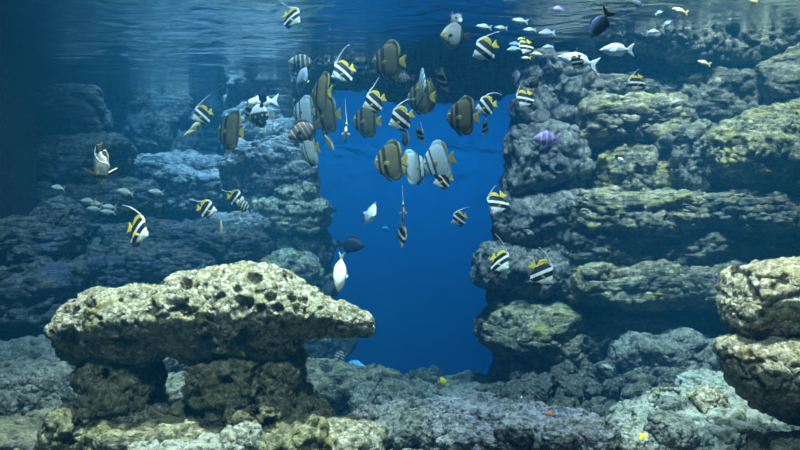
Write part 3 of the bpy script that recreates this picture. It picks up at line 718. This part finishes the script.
def fin_mesh(name, pts, mat, th=.008, hinge=None, out=0.0, side=1, swirl=0.0):
    """a thin solid fin from its outline in the side view; hinge + out swing it away from the flank"""
    c = smooth_curve(list(pts) + [pts[0]], max(18, 5 * len(pts)))[:-1]
    bm = bmesh.new()
    cen = c.mean(0)
    rings = []
    for f, t in ((1.0, .15), (.86, .8), (.55, 1.0)):
        rings.append([[bm.verts.new((cen[0] + (x - cen[0]) * f, sgn * th * .5 * t, cen[1] + (z - cen[1]) * f)) for x, z in c] for sgn in (1, -1)])
    n = len(c)
    for k in range(2):
        for sd in (0, 1):
            A, B = rings[k][sd], rings[k + 1][sd]
            for i in range(n):
                f = (A[i], A[(i + 1) % n], B[(i + 1) % n], B[i]); bm.faces.new(f if sd == 0 else f[::-1])
    for sd in (0, 1):
        m = bm.verts.new((cen[0], (1 if sd == 0 else -1) * th * .5, cen[1])); A = rings[2][sd]
        for i in range(n):
            f = (A[i], A[(i + 1) % n], m); bm.faces.new(f if sd == 0 else f[::-1])
    A, B = rings[0]
    for i in range(n): bm.faces.new((A[(i + 1) % n], A[i], B[i], B[(i + 1) % n]))
    bmesh.ops.recalc_face_normals(bm, faces=bm.faces)
    if hinge:
        hx, hy, hz = hinge
        R = Matrix.Rotation(side * rad(-out), 4, 'Z')
        for v in bm.verts:
            q = R @ Vector((v.co.x - hx, v.co.y, v.co.z - hz)); v.co = Vector((hx + q.x, side * hy + q.y, hz + q.z))
    me = bpy.data.meshes.new(name); bm.to_mesh(me); bm.free()
    me.polygons.foreach_set('use_smooth', np.full(len(me.polygons), True)); me.materials.append(mat)
    return me

def eye_mesh(x, y, z, r, side):
    D, Fc = ico(3)
    V = D * np.array([r, r * .55, r]) + np.array([x, side * y, z])
    me = mesh_np('eye', V, Fc, S_EYER); me.materials.append(S_EYE)
    c = (D[Fc].mean(1))
    idx = (np.hypot(c[:, 0], c[:, 2]) < .68).astype(np.int32)
    me.polygons.foreach_set('material_index', idx); return me

def tube_mesh(name, pts, r0, r1, mat, k=8):
    p = smooth_curve(pts, 22); V = []; Fc = []
    for i, q in enumerate(p):
        t = p[min(i + 1, len(p) - 1)] - p[max(i - 1, 0)]; t = t / np.linalg.norm(t)
        u = np.cross(t, [0, 1, 0]); u = u / max(np.linalg.norm(u), 1e-6); v = np.cross(t, u)
        r = r0 + (r1 - r0) * i / (len(p) - 1)
        for j in range(k):
            a = 2 * math.pi * j / k; V.append(q + u * r * math.cos(a) + v * r * .45 * math.sin(a))
    for i in range(len(p) - 1):
        for j in range(k):
            a, b = i * k + j, i * k + (j + 1) % k
            Fc.append((a, b, b + k)); Fc.append((a, b + k, a + k))
    V.append(p[0]); V.append(p[-1])
    for j in range(k):
        Fc.append((len(V) - 2, (j + 1) % k, j)); o = (len(p) - 1) * k; Fc.append((len(V) - 1, o + j, o + (j + 1) % k))
    return mesh_np(name, np.array(V), Fc, mat)

def oval_body(d, w, root=-.30, zr=.045):
    return [(.5, .004, -.012, .004), (.46, .07 * d, -.07 * d, w * .35), (.36, .24 * d, -.22 * d, w * .8), (.2, .40 * d, -.38 * d, w), (.02, .46 * d, -.45 * d, w * .95),
            (-.14, .36 * d, -.36 * d, w * .7), (-.25, .17 * d, -.17 * d, w * .4), (root, zr, -zr, w * .22)]

KINDS = {}
def kind(name, parts): KINDS[name] = parts

def pair(fn): return [fn(1), fn(-1)]
# bannerfish: disc body, two black bands, yellow hind fins
def banner_parts(skin_, yel, wht, pec=None, out=35):
    P = [('body', body_mesh('body', [(.5, -.01, -.045, .008), (.45, .035, -.095, .022), (.38, .10, -.16, .042), (.30, .20, -.245, .058), (.17, .345, -.35, .07), (.0, .40, -.385, .066), (-.13, .34, -.33, .05), (-.23, .16, -.16, .03), (-.30, .06, -.065, .014)], skin_))]
    P += [('dorsal_fin', fin_mesh('dorsal_fin', [(.05, .33), (-.03, .43), (-.16, .44), (-.29, .35), (-.33, .20), (-.27, .08), (-.15, .2)], yel)),
          ('anal_fin', fin_mesh('anal_fin', [(.02, -.30), (-.05, -.40), (-.14, -.43), (-.24, -.33), (-.29, -.17), (-.24, -.10), (-.12, -.2)], skin_)),
          ('tail_fin', fin_mesh('tail_fin', [(-.27, .05), (-.40, .12), (-.50, .17), (-.47, .0), (-.50, -.17), (-.40, -.12), (-.27, -.05)], yel)),
          ('crest_fin', fin_mesh('crest_fin', [(.24, .24), (.17, .38), (.07, .46), (-.02, .44), (.02, .30), (.12, .26)], wht))]
    P += [('pectoral_fin', fin_mesh('pectoral_fin', [(.20, -.06), (.12, -.045), (.03, -.08), (.04, -.13), (.11, -.12), (.2, -.10)] if pec is None else pec, yel, hinge=(.2, .062, -.08), out=out, side=s)) for s in (1, -1)]
    P += [('pelvic_fin', fin_mesh('pelvic_fin', [(.20, -.26), (.14, -.30), (.0, -.46), (.05, -.47), (.16, -.40), (.23, -.30)], S_BLACK, hinge=(.2, .02, -.28), out=12, side=s)) for s in (1, -1)]
    P += [('eye', eye_mesh(.395, .042, .045, .026, s)) for s in (1, -1)]
    return P
kind('bannerfish', banner_parts(S_BANNER, S_YEL, S_WHITE)); kind('pale_bannerfish', banner_parts(S_PALEB, S_PALEY, S_WHITE, [(.2, -.05), (.12, .02), (-.12, .02), (-.18, -.10), (.05, -.17), (.2, -.12)], 62))
S_RIM = skin('bat_fin_rim', [(-.6, (.20, .18, .04)), (-.345, (.025, .03, .02)), (-.22, (.06, .065, .035)), (.12, (.015, .018, .015))], slope=-.15)
def bat_parts(sk, fin, rim=None):
    rim = rim or sk
    P = [('body', body_mesh('body', [(.46, .02, -.06, .008), (.43, .11, -.14, .025), (.37, .23, -.24, .042), (.26, .37, -.36, .056), (.08, .50, -.45, .060), (-.10, .54, -.46, .055), (-.22, .46, -.40, .042), (-.29, .26, -.24, .028), (-.33, .07, -.07, .016)], sk))]
    P += [('dorsal_fin', fin_mesh('dorsal_fin', [(.16, .44), (.06, .56), (-.06, .645), (-.18, .64), (-.30, .54), (-.36, .36), (-.35, .18), (-.30, .07), (-.24, .22), (-.16, .40), (0, .48)], rim, th=.026)),
          ('anal_fin', fin_mesh('anal_fin', [(.04, -.42), (-.06, -.52), (-.18, -.55), (-.29, -.48), (-.35, -.32), (-.34, -.16), (-.30, -.07), (-.24, -.2), (-.16, -.34), (-.05, -.42)], rim, th=.026)),
          ('tail_fin', fin_mesh('tail_fin', [(-.31, .06), (-.40, .13), (-.52, .20), (-.50, .0), (-.52, -.20), (-.40, -.13), (-.31, -.06)], fin))]
    P += [('pectoral_fin', fin_mesh('pectoral_fin', [(.18, -.02), (.08, .03), (-.02, -.02), (.0, -.10), (.10, -.09), (.18, -.07)], fin, hinge=(.18, .078, -.04), out=30, side=s)) for s in (1, -1)]
    P += [('pelvic_fin', fin_mesh('pelvic_fin', [(.20, -.30), (.14, -.36), (-.02, -.56), (.03, -.57), (.16, -.44), (.23, -.34)], S_BLACK, hinge=(.2, .03, -.32), out=10, side=s)) for s in (1, -1)]
    P += [('eye', eye_mesh(.375, .052, .07, .026, s)) for s in (1, -1)]
    return P
kind('batfish', bat_parts(S_BAT, S_OLIVE, S_RIM)); kind('silver_batfish', bat_parts(S_BATP, S_OLIVE))
def oval_parts(sk, fin, d=.8, w=.09, tail='fork', dors=.09, pec=None, spike=0, tl=.0):
    pec = pec or fin
    P = [('body', body_mesh('body', oval_body(d, w), sk))]
    T = {'fork': [(-.27, .04), (-.38, .12), (-.50, .20), (-.42, .0), (-.50, -.20), (-.38, -.12), (-.27, -.04)],
         'fan': [(-.27, .045), (-.38, .12), (-.49, .14), (-.5, .0), (-.49, -.14), (-.38, -.12), (-.27, -.045)],
         'lyre': [(-.27, .035), (-.37, .14), (-.52, .27), (-.40, .03), (-.40, -.03), (-.52, -.27), (-.37, -.14), (-.27, -.035)]}[tail]
    P += [('tail_fin', fin_mesh('tail_fin', T, fin)),
          ('dorsal_fin', fin_mesh('dorsal_fin', [(.22, .36 * d), (.14, .42 * d + dors), (-.02, .44 * d + dors), (-.18, .30 * d + dors * 1.1), (-.24, .14 * d), (-.1, .34 * d), (.1, .38 * d)], fin)),
          ('anal_fin', fin_mesh('anal_fin', [(.02, -.40 * d), (-.06, -.42 * d - dors), (-.18, -.28 * d - dors), (-.24, -.14 * d), (-.12, -.3 * d)], fin))]
    P += [('pectoral_fin', fin_mesh('pectoral_fin', [(.22, -.02), (.12, .03), (.02, -.02), (.04, -.08), (.14, -.07), (.22, -.05)], pec, hinge=(.22, w * .95, -.03), out=38, side=s)) for s in (1, -1)]
    P += [('eye', eye_mesh(.385, w * .66, .07 * d, .024, s)) for s in (1, -1)]
    return P
kind('sergeant_fish', oval_parts(S_SERG, S_NAVY, .58, .09, 'fork'))
kind('convict_fish', oval_parts(S_DARKBAR, S_BLACK, .60, .10, 'fan'))
kind('surgeonfish', oval_parts(S_SURG, S_NAVY, .54, .085, 'lyre', dors=.05))
kind('unicornfish', oval_parts(S_PURE, S_PURE, .39, .085, 'fork', dors=.03))
kind('silver_fish', oval_parts(S_SILV, S_SILV, .37, .07, 'fork', dors=.04))
kind('blue_silver_fish', oval_parts(S_SILB, S_SILB, .42, .07, 'fork', dors=.04))
kind('golden_fish', oval_parts(S_GOLD, S_GOLD, .34, .07, 'fork', dors=.03))
kind('navy_fish', oval_parts(S_NAVY, S_NAVY, .56, .09, 'fan', dors=.08))
kind('violet_fish', oval_parts(S_VIO, S_VIO, .56, .08, 'fork', dors=.05))
kind('spotted_triggerfish', oval_parts(S_TRIG, S_SILV, .92, .1, 'fan', dors=.05))
kind('grey_triggerfish', oval_parts(S_TRIG2, S_BLACK, 1.0, .1, 'fan', dors=.07))
kind('orange_fish', oval_parts(S_ORANGE, S_ORANGE, .7, .1, 'fan'))
kind('foxface_fish', oval_parts(S_FOX, S_YEL, .78, .09, 'fan', dors=.09))
kind('turquoise_fish', oval_parts(S_TURQ, S_TURQ, .52, .09, 'fork', dors=.05))
kind('pale_fish', oval_parts(S_PURE, S_SILV, .74, .11, 'fork', dors=.07))
kind('grey_yellow_fish', oval_parts(S_SILB, S_OLIVE, .86, .12, 'fork', dors=.07, pec=S_YEL))

def fish(k, label, px, py, Y, ln, yaw, roll, fil=None, cat='fish', group=None, small=False, name=None, spin=0):
    """ln: length in pixels when seen from the side; yaw 0 heads along +X, 180 along -X, -90 to the viewer; roll turns it in the view plane"""
    s = ln / F * Y * (.92 if 'bannerfish' in k else .93 if 'batfish' in k else .97)
    root = bpy.data.objects.new(name or k, None); COL.objects.link(root)
    root.location = at(px, py, Y)
    R = Matrix.Rotation(rad(-roll), 4, 'Y') @ Matrix.Rotation(rad(yaw), 4, 'Z') @ Matrix.Rotation(rad(spin), 4, 'X')
    root.rotation_euler = R.to_euler(); root.scale = (s, s, s); root.empty_display_size = .1
    tag(root, label, cat, group)
    for pn, me in KINDS[k]:
        if small and pn in ('eye', 'pectoral_fin', 'anal_fin'): continue
        link(pn, me, parent=root)
    if fil:   # the long white banner: image angle, length in pixels, sag
        ang, fl, sag = fil
        d = R.to_3x3().inverted() @ Vector((math.cos(rad(ang)), 0, math.sin(rad(ang))))
        n = R.to_3x3().inverted() @ Vector((-math.sin(rad(ang)), 0, math.cos(rad(ang))))
        l = fl / ln; a = Vector((.06, 0, .40)); up = Vector((-.02, 0, .08))
        pts = [a - up * .8, a + up * .4 + d * l * .08, a + d * l * .4 + n * sag * l * .8, a + d * l * .75 + n * sag * l * .75, a + d * l]
        link('banner_filament', tube_mesh('banner_filament', [tuple(p) for p in pts], .030, .008, S_WHITE), parent=root)
    return root
B_ = 'bannerfish'
# upper left and alcove
fish(B_, 'bannerfish alone at the top of the tank, yellow fins toward the alcove', 292, 18, 7.2, 27, -30, -30, (150, 24, .12))
fish('sergeant_fish', 'sergeant fish with navy back and pale bars above the grey yellow-finned fish', 303, 62, 7.6, 31, 180, -2)
fish('grey_yellow_fish', 'plump grey fish diving with two yellow side fins spread', 303, 77, 7.3, 34, 20, -112, spin=60)
fish('golden_fish', 'slim yellow and dark fish hanging upright behind the plump grey fish', 291, 99, 7.8, 20, 20, -72, spin=60)
fish('unicornfish', 'white long-bodied fish partly behind the spotted triggerfish', 262, 102, 7.8, 36, 176, 4)
fish('spotted_triggerfish', 'dark spotted triggerfish with a white back', 261, 116, 7.2, 30, 160, 8)
fish(B_, 'dark thin bannerfish end-on at the tail of the spotted triggerfish', 249, 113, 7.4, 24, 0, -75, spin=55)
fish('navy_fish', 'dark blade-like fish seen end-on over the white long-bodied fish', 263, 97, 7.0, 22, 0, 80, spin=60)
fish('golden_fish', 'small bright yellow fish pointing down below the spotted triggerfish', 265, 131, 7.3, 17, 0, -100, spin=65)
fish('batfish', 'dark batfish with bright yellow hind edges near the alcove', 230, 131, 6.8, 36, 155, -8)
fish(B_, 'yellow-backed bannerfish above two slim yellow fish', 202, 115, 7.4, 24, 200, 22, (44, 20, .05))
fish('golden_fish', 'slim yellow fish just under the yellow-backed bannerfish', 197, 126, 7.5, 22, 165, 30)
fish('golden_fish', 'slim yellow fish, lower of the two slim ones', 190, 133, 7.5, 18, 165, 26)
fish('pale_bannerfish', 'large pale bannerfish diving head down with fins spread, alone by the dark wall', 101, 166, 6.0, 50, 0, -86, (122, 26, .25), spin=48, name='bannerfish')
fish(B_, 'large bannerfish with black and yellow pattern and long curved streamer, above the table rock', 138, 231, 6.0, 38, -36, -14, (148, 26, -.12))
fish(B_, 'bannerfish with horizontal streamer beside the sergeant fish, lower left', 207, 209, 7.0, 22, 10, -6, (172, 22, .1))
fish(B_, 'blue-tinted bannerfish touching the barred sergeant fish', 236, 198, 7.2, 20, 8, -8, (176, 18, .1))
fish('sergeant_fish', 'round barred sergeant fish in front of the boulder column', 244, 206, 7.0, 21, 168, -30)
fish('golden_fish', 'thin yellow-edged fish seen end-on, hanging over a dim ledge', 221, 225, 7.2, 19, 0, -88, spin=70)
fish('silver_fish', 'silver fish swimming alone in front of the black wall', 58, 188, 7.6, 18, 165, -8)
fish('silver_fish', 'silver fish below the big pale diving bannerfish', 125, 192, 7.0, 20, 175, -12)
fish('silver_fish', 'small silver fish, the one closest to the blue-rimmed ledge', 156, 192, 7.4, 17, 180, -6)
for i, (x, y) in enumerate([(88, 201), (96, 204), (94, 209), (109, 207), (108, 212)]):
    fish('silver_fish', 'tiny silver fish in a school of five over a dim ledge', x, y, 7.2 + .1 * i, 17, 176, -4, group='silver fry in a school of five')
# central school
fish(B_, 'bannerfish with raised streamer beside the largest olive batfish, near the lintel', 343, 72, 6.8, 30, 205, 26, (55, 24, .1))
fish(B_, 'thin yellow-edged bannerfish seen end-on beside the dark olive batfish', 332, 84, 6.9, 24, 0, -70, spin=66)
fish('batfish', 'largest olive batfish, in front of the lintel', 388, 62, 6.4, 37, 172, 0)
fish('convict_fish', 'dim barred fish in the shade under the largest olive batfish', 403, 79, 7.6, 24, 170, 4)
fish('batfish', 'dark olive batfish with yellow edges at the heap of fish by the blue gap', 321, 93, 6.3, 36, 132, -6)
fish('batfish', 'grey batfish behind the barred black fish', 326, 116, 6.8, 34, 160, 4)
fish('silver_batfish', 'whitish batfish half hidden behind the dark olive one', 304, 112, 6.9, 28, 165, 0)
fish('convict_fish', 'black fish with thin pale bars swimming down beside the whitish batfish', 304, 131, 6.0, 37, 182, 24)
fish('silver_batfish', 'blue-white batfish tilted nose down under the barred black fish', 310, 151, 6.4, 31, 135, 14)
fish('golden_fish', 'slender dark yellow fish slanting down next to the blue-white batfish', 328, 141, 6.8, 24, 0, -58, spin=50)
fish(B_, 'bannerfish seen head-on with a vertical streamer, beside the squared dark batfish', 346, 132, 6.4, 28, -88, -4, (93, 25, .02))
fish('batfish', 'squared dark batfish under a bannerfish in the blue gap', 366, 121, 6.7, 32, 172, -2)
fish(B_, 'bannerfish directly above the squared dark batfish', 374, 102, 6.3, 27, 172, 20, (58, 20, 0))
fish(B_, 'bannerfish in the middle of the gap with a streamer arching to the batfish pair', 401, 119, 6.3, 30, 172, 22, (28, 24, .16))
fish('batfish', 'small dark batfish under the bannerfish with the arching streamer', 405, 139, 7.4, 14, 130, 0)
fish(B_, 'small bluish bannerfish end-on in mid gap', 420, 135, 7.0, 21, 0, -62, (102, 14, 0), spin=70)
fish('silver_batfish', 'tall pale batfish seen nearly end-on with a pointed back fin', 421, 89, 6.1, 36, -76, -6)
fish('batfish', 'dark barred batfish behind the tall pale end-on one', 420, 98, 6.7, 32, 165, 0)
fish('batfish', 'dim grey batfish at the side of the tall pale one', 431, 96, 6.9, 30, 60, 0)
fish(B_, 'thin yellow and black bannerfish end-on, near the lintel bottom', 442, 81, 6.8, 28, 0, -62, (112, 14, 0), spin=74)
fish('batfish', 'olive batfish alone in the gap with a yellow tail, under the lintel', 462, 117, 6.3, 36, 175, -2)
fish(B_, 'bannerfish behind the yellow tail of the lone olive batfish', 486, 106, 6.9, 24, 170, 10, (8, 20, .2))
fish(B_, 'small upright bannerfish below the one near the yellow tail', 485, 128, 7.0, 19, 180, 78, (62, 12, .1), spin=-62)
fish('batfish', 'dark olive batfish leading the row of three in mid water', 390, 162, 6.1, 37, 176, 4)
fish('silver_batfish', 'pale blue batfish, middle of the row of three', 415, 168, 6.2, 32, 10, 10)
fish('silver_batfish', 'brightest blue batfish with olive tail, last of the row of three', 438, 162, 6.0, 36, 172, 14)
fish(B_, 'blue bannerfish tucked below the brightest blue batfish', 443, 180, 6.0, 22, 172, 14)
fish(B_, 'bannerfish facing the viewer with a straight upright streamer, above the patterned fish', 403, 211, 6.3, 26, -86, 0, (92, 18, .02))
fish(B_, 'brown patterned bannerfish hanging below the one facing the viewer', 402, 235, 6.3, 29, 0, -88, spin=68)
fish(B_, 'dim teal bannerfish swimming away in open water below the batfish', 459, 219, 7.4, 19, 168, 26, (22, 18, .08))
fish(B_, 'bannerfish beside the dark craggy pillar boulder, above two others', 498, 203, 6.6, 29, 205, 58, (58, 17, .1))
fish(B_, 'bannerfish over the rock snout with its streamer pointing up', 500, 262, 6.5, 30, -50, -34, (122, 25, -.08))
fish(B_, 'bannerfish beside the rock snout, yellow tail toward its neighbour', 542, 273, 6.4, 32, -12, -40, (124, 23, -.12))
fish('pale_fish', 'white fish diving straight down beside the nose of the table rock', 340, 272, 5.9, 42, 0, -95, spin=62)
fish('navy_fish', 'dark navy fish silhouetted in the blue above the white diving fish', 351, 245, 7.6, 30, 0, -6)
fish('pale_fish', 'pale blue fish with spread fins alone in the blue gap', 370, 214, 8.4, 34, -72, -24)
fish('turquoise_fish', 'faint blue fish by the edge of the boulder column', 333, 210, 14.0, 12, 180, 0)
fish('turquoise_fish', 'faint blue fish far off in the gap', 386, 229, 19.0, 10, 190, -10)
fish('sergeant_fish', 'striped fish half hidden at the long grey boulder', 340, 356, 8.7, 20, 200, 60)
fish('turquoise_fish', 'bright turquoise fish back showing behind the long grey boulder', 354, 368, 9.4, 30, 0, -8)
fish('foxface_fish', 'yellow and white fish hovering over stones at the rim of the drop', 443, 382, 8.4, 13, 150, 12)
# lintel and surface
fish('grey_triggerfish', 'round grey triggerfish with dark fins in front of the lintel', 455, 36, 6.6, 31, 172, -4)
fish('sergeant_fish', 'barred sergeant fish at the ripples above the triggerfish', 456, 18, 7.2, 20, -35, -45)
fish(B_, 'blue and yellow bannerfish in front of the lintel with a long slanting streamer', 485, 50, 6.6, 30, 172, 24, (24, 24, .05))
fish(B_, 'dark brown-banded bannerfish among silver fish by the pillar top', 526, 47, 6.6, 20, 205, 60)
fish('surgeonfish', 'dark slender fish pointing up at the lintel corner', 516, 76, 7.0, 22, 0, -98, spin=50)
fish('convict_fish', 'dark fish with blue back against the crown boulder', 533, 82, 7.0, 22, 190, 26)
fish(B_, 'bannerfish with yellow back and brown bands over the dark crown boulder side', 525, 99, 6.6, 24, 200, 55, (70, 16, .05))
for i, (x, y, l, k, yw, rl, w) in enumerate([
    (484, 27, 17, 'silver_fish', 180, -8, 'silver fish over the lintel, between triggerfish and pillar'),
    (501, 28, 14, 'silver_fish', 180, -4, 'small silver fish just behind the lintel-top silver one'),
    (520, 21, 18, 'silver_fish', 180, -8, 'white-bellied silver fish by the corner where ripples meet rock'),
    (547, 33, 18, 'blue_silver_fish', 180, 2, 'blue silver fish under the ripples over the crown boulder'),
    (530, 30, 14, 'silver_fish', 180, 0, 'dim silver fish between the white-bellied and the blue silver one'),
    (515, 44, 12, 'blue_silver_fish', 180, 0, 'bluish fish, upper of two touching the brown-banded bannerfish'),
    (514, 49, 15, 'blue_silver_fish', 180, 8, 'bluish fish, lower of two touching the brown-banded bannerfish'),
    (521, 39, 9, 'golden_fish', 180, 10, 'tiny yellowish fish above the brown-banded bannerfish'),
    (526, 58, 11, 'golden_fish', 180, 0, 'pale yellow fish right below the brown-banded bannerfish'),
    (536, 54, 14, 'golden_fish', 0, -10, 'golden-white fish trailing the brown-banded bannerfish'),
    (548, 47, 12, 'blue_silver_fish', 180, 6, 'dim blue fish in front of the pale waterline streak'),
    (558, 9, 11, 'violet_fish', 180, 0, 'reddish little fish at the ripples above the pillar'),
    (638, 4, 13, 'surgeonfish', 160, -40, 'dark little fish at the top edge above the big cliff'),
    (659, 13, 12, 'blue_silver_fish', 20, 24, 'pale blue fish under the top edge, upper of a trio'),
    (667, 24, 13, 'blue_silver_fish', 10, 32, 'bright blue-white fish, middle of a trio'),
    (653, 32, 14, 'blue_silver_fish', 0, 0, 'blue-white fish with yellow tint, lowest of a trio'),
    (680, 11, 18, 'golden_fish', 180, -16, 'golden fish near the trio of pale blue ones'),
    (753, 1, 11, 'golden_fish', 180, -10, 'golden fish cut by the top edge near the bubble stream'),
    (704, 63, 15, 'golden_fish', 180, -16, 'yellow fish alone in front of the squat cliff boulder'),
    (600, 89, 12, 'surgeonfish', 100, 70, 'small dark blue fish at the yellow-lipped ledge'),
    (607, 97, 11, 'silver_fish', 160, 20, 'small pale fish at the yellow-lipped ledge'),
    (675, 102, 12, 'silver_fish', 0, 20, 'small pale fish by the squat cliff boulder'),
    (709, 127, 12, 'silver_fish', 120, 72, 'small pale fish upright near the tall grey lump'),
    (608, 367, 13, 'silver_fish', 180, -20, 'small white fish low over the rubble heap')]):
    fish(k, w, x, y, 6.8 + .05 * i, l, yw, rl)
fish('unicornfish', 'long white fish with tail toward its white neighbour, near the crown boulder', 578, 61, 6.6, 43, 176, -14)
fish(B_, 'small dark bannerfish in front of a long white fish', 577, 62, 6.3, 17, 170, 70, (62, 17, .03))
fish('unicornfish', 'long white fish swimming level below the dark surgeonfish', 617, 50, 6.5, 36, 180, 0)
fish('surgeonfish', 'large dark surgeonfish heading down with crescent tail up', 600, 24, 6.2, 34, 170, 56)
fish(B_, 'blue bannerfish with yellow back in front of the grey ledges', 637, 83, 6.6, 22, 195, 62, (50, 16, .05))
fish('violet_fish', 'violet barred fish passing the craggy pillar boulder', 547, 139, 6.6, 30, 180, 0)
fish('pale_fish', 'small pure white fish facing the viewer over the yellow-mottled lump', 620, 161, 6.8, 12, -70, 20)
fish('blue_silver_fish', 'small blue fish over stones near the tan outcrop', 681, 378, 7.4, 10, 160, -30)
fish('orange_fish', 'tiny orange fish over the wide purple-grey slab', 550, 414, 6.2, 8, 180, 0)
fish('foxface_fish', 'tiny yellow and white fish by the bottom edge', 643, 437, 5.6, 13, -60, -50)
fish('unicornfish', 'tiny white fish shape standing in for a small anemone by the loose stones', 521, 398, 7.2, 10, -70, 80)  # fish mesh stands in for a small white-blue anemone

# bubbles
def bubble_mat():
    m, nt, out = nodemat('air_bubble')
    g = N(nt, 'ShaderNodeBsdfGlossy', Roughness=.03, Color=(.95, .98, 1, 1)); t = N(nt, 'ShaderNodeBsdfTransparent')
    lw = N(nt, 'ShaderNodeLayerWeight', Blend=.45); mx = N(nt, 'ShaderNodeMixShader')
    nt.links.new(lw.outputs['Facing'], mx.inputs[0]); nt.links.new(t.outputs[0], mx.inputs[1]); nt.links.new(g.outputs[0], mx.inputs[2])
    nt.links.new(mx.outputs[0], out.inputs['Surface']); return m
D_, F_ = ico(3); bme = mesh_np('air_bubble', D_, F_, bubble_mat())
def bubble(px, py, Y, r, label, group=None):
    o = link('air_bubble', bme, at(px, py, Y)); s = r / F * Y; o.scale = (s, s, s * .9)
    tag(o, label, 'bubble', group)
bubble(254, 93, 7.5, 2.4, 'round air bubble rising just above the white fish and triggerfish')
for x, y in [(172, 14), (180, 11), (183, 9), (186, 21), (170, 45), (147, 86), (256, 46), (254, 38), (250, 31)]:
    bubble(x, y, 7.0, .8, 'tiny glinting air bubble below the rippled surface in the alcove', 'tiny bubbles under the surface')
for k in range(9):
    bubble(763 + (k % 3) * .5, 1 + 2.8 * k, 8.5, .9, 'tiny bubble in the thin stream rising near the picture top corner', 'bubble stream')
# ------------------------------------------------------------ light and camera
def spot(name, loc, aim, power, color, angle, blend=1.0, size=.25):
    l = bpy.data.lights.new(name, 'SPOT'); l.energy = power; l.color = color
    l.spot_size = rad(angle); l.spot_blend = blend; l.shadow_soft_size = size
    o = bpy.data.objects.new(name, l); COL.objects.link(o); o.location = loc
    o.rotation_euler = (Vector(aim) - Vector(loc)).to_track_quat('-Z', 'Y').to_euler()
    return o
WARM = (1, .95, .80); COOL = (.55, .82, 1)
spot('lamp_table', (-.6, 4.0, 5.6), (-1.4, 5.4, -.6), 11000, WARM, 42, size=.12)
spot('lamp_outcrop', (2.3, 4.1, 5.6), (2.95, 5.5, -.6), 8600, WARM, 38, size=.12)
spot('lamp_cliff', (3.6, 6.4, 6.2), (4.3, 10.2, -.2), 8200, (1, .97, .86), 58, size=.15)
spot('lamp_cliff', (1.6, 6.6, 6.2), (2.4, 10.2, -1.2), 4400, (.9, .95, 1), 50, size=.15)
spot('lamp_middle', (.4, 5.6, 6.0), (.3, 8.0, -1.5), 6000, (.80, .93, 1), 60, size=.15)
spot('lamp_alcove', (-3.0, 11.6, 6.4), (-2.8, 13.4, -.4), 6500, COOL, 70)
spot('lamp_left', (-3.0, 6.2, 6.2), (-3.2, 9.2, -.9), 5200, (.72, .90, 1), 50)
spot('fill_front', (-.2, .6, 5.0), (-.2, 6.0, -1.0), 2600, (.95, .98, .92), 80, size=.4)  # added fill without a visible source, lifts the table rock's dark lower face
spot('fill_column', (-.9, 9.6, 6.2), (-1.75, 12.0, .2), 3200, (.8, .93, 1), 40)  # added spot that brightens the column boulders
spot('fill_slab', (1.7, 7.3, 6.0), (3.1, 7.1, -1.8), 3200, (1, .98, .9), 34)  # added spot, placed clear of the outcrop to brighten the pale slab
spot('lamp_deep', (.6, 16.0, 9.5), (.5, 22.8, -2.5), 13500, (.34, .74, 1), 110, size=.5)
w = bpy.data.worlds.new('room'); scene.world = w; w.use_nodes = True
bg = w.node_tree.nodes['Background']; bg.inputs[0].default_value = (.06, .34, .62, 1); bg.inputs[1].default_value = .17

cam = bpy.data.cameras.new('camera'); co = bpy.data.objects.new('camera', cam); COL.objects.link(co)
cam.sensor_width = 36; cam.lens = F / 800 * 36; cam.clip_end = 200
co.location = (0, 0, 0); co.rotation_euler = (rad(90), 0, 0)
scene.camera = co
vs = scene.view_settings
vs.view_transform = 'Standard'; vs.look = 'None'; vs.gamma = 1; vs.use_curve_mapping = False; vs.exposure = 0.0
cy = scene.cycles
cy.use_denoising = True; cy.max_bounces = 6; cy.diffuse_bounces = 2; cy.glossy_bounces = 3; cy.transparent_max_bounces = 6
cy.volume_bounces = 0; cy.caustics_reflective = False; cy.caustics_refractive = False; cy.sample_clamp_indirect = 3
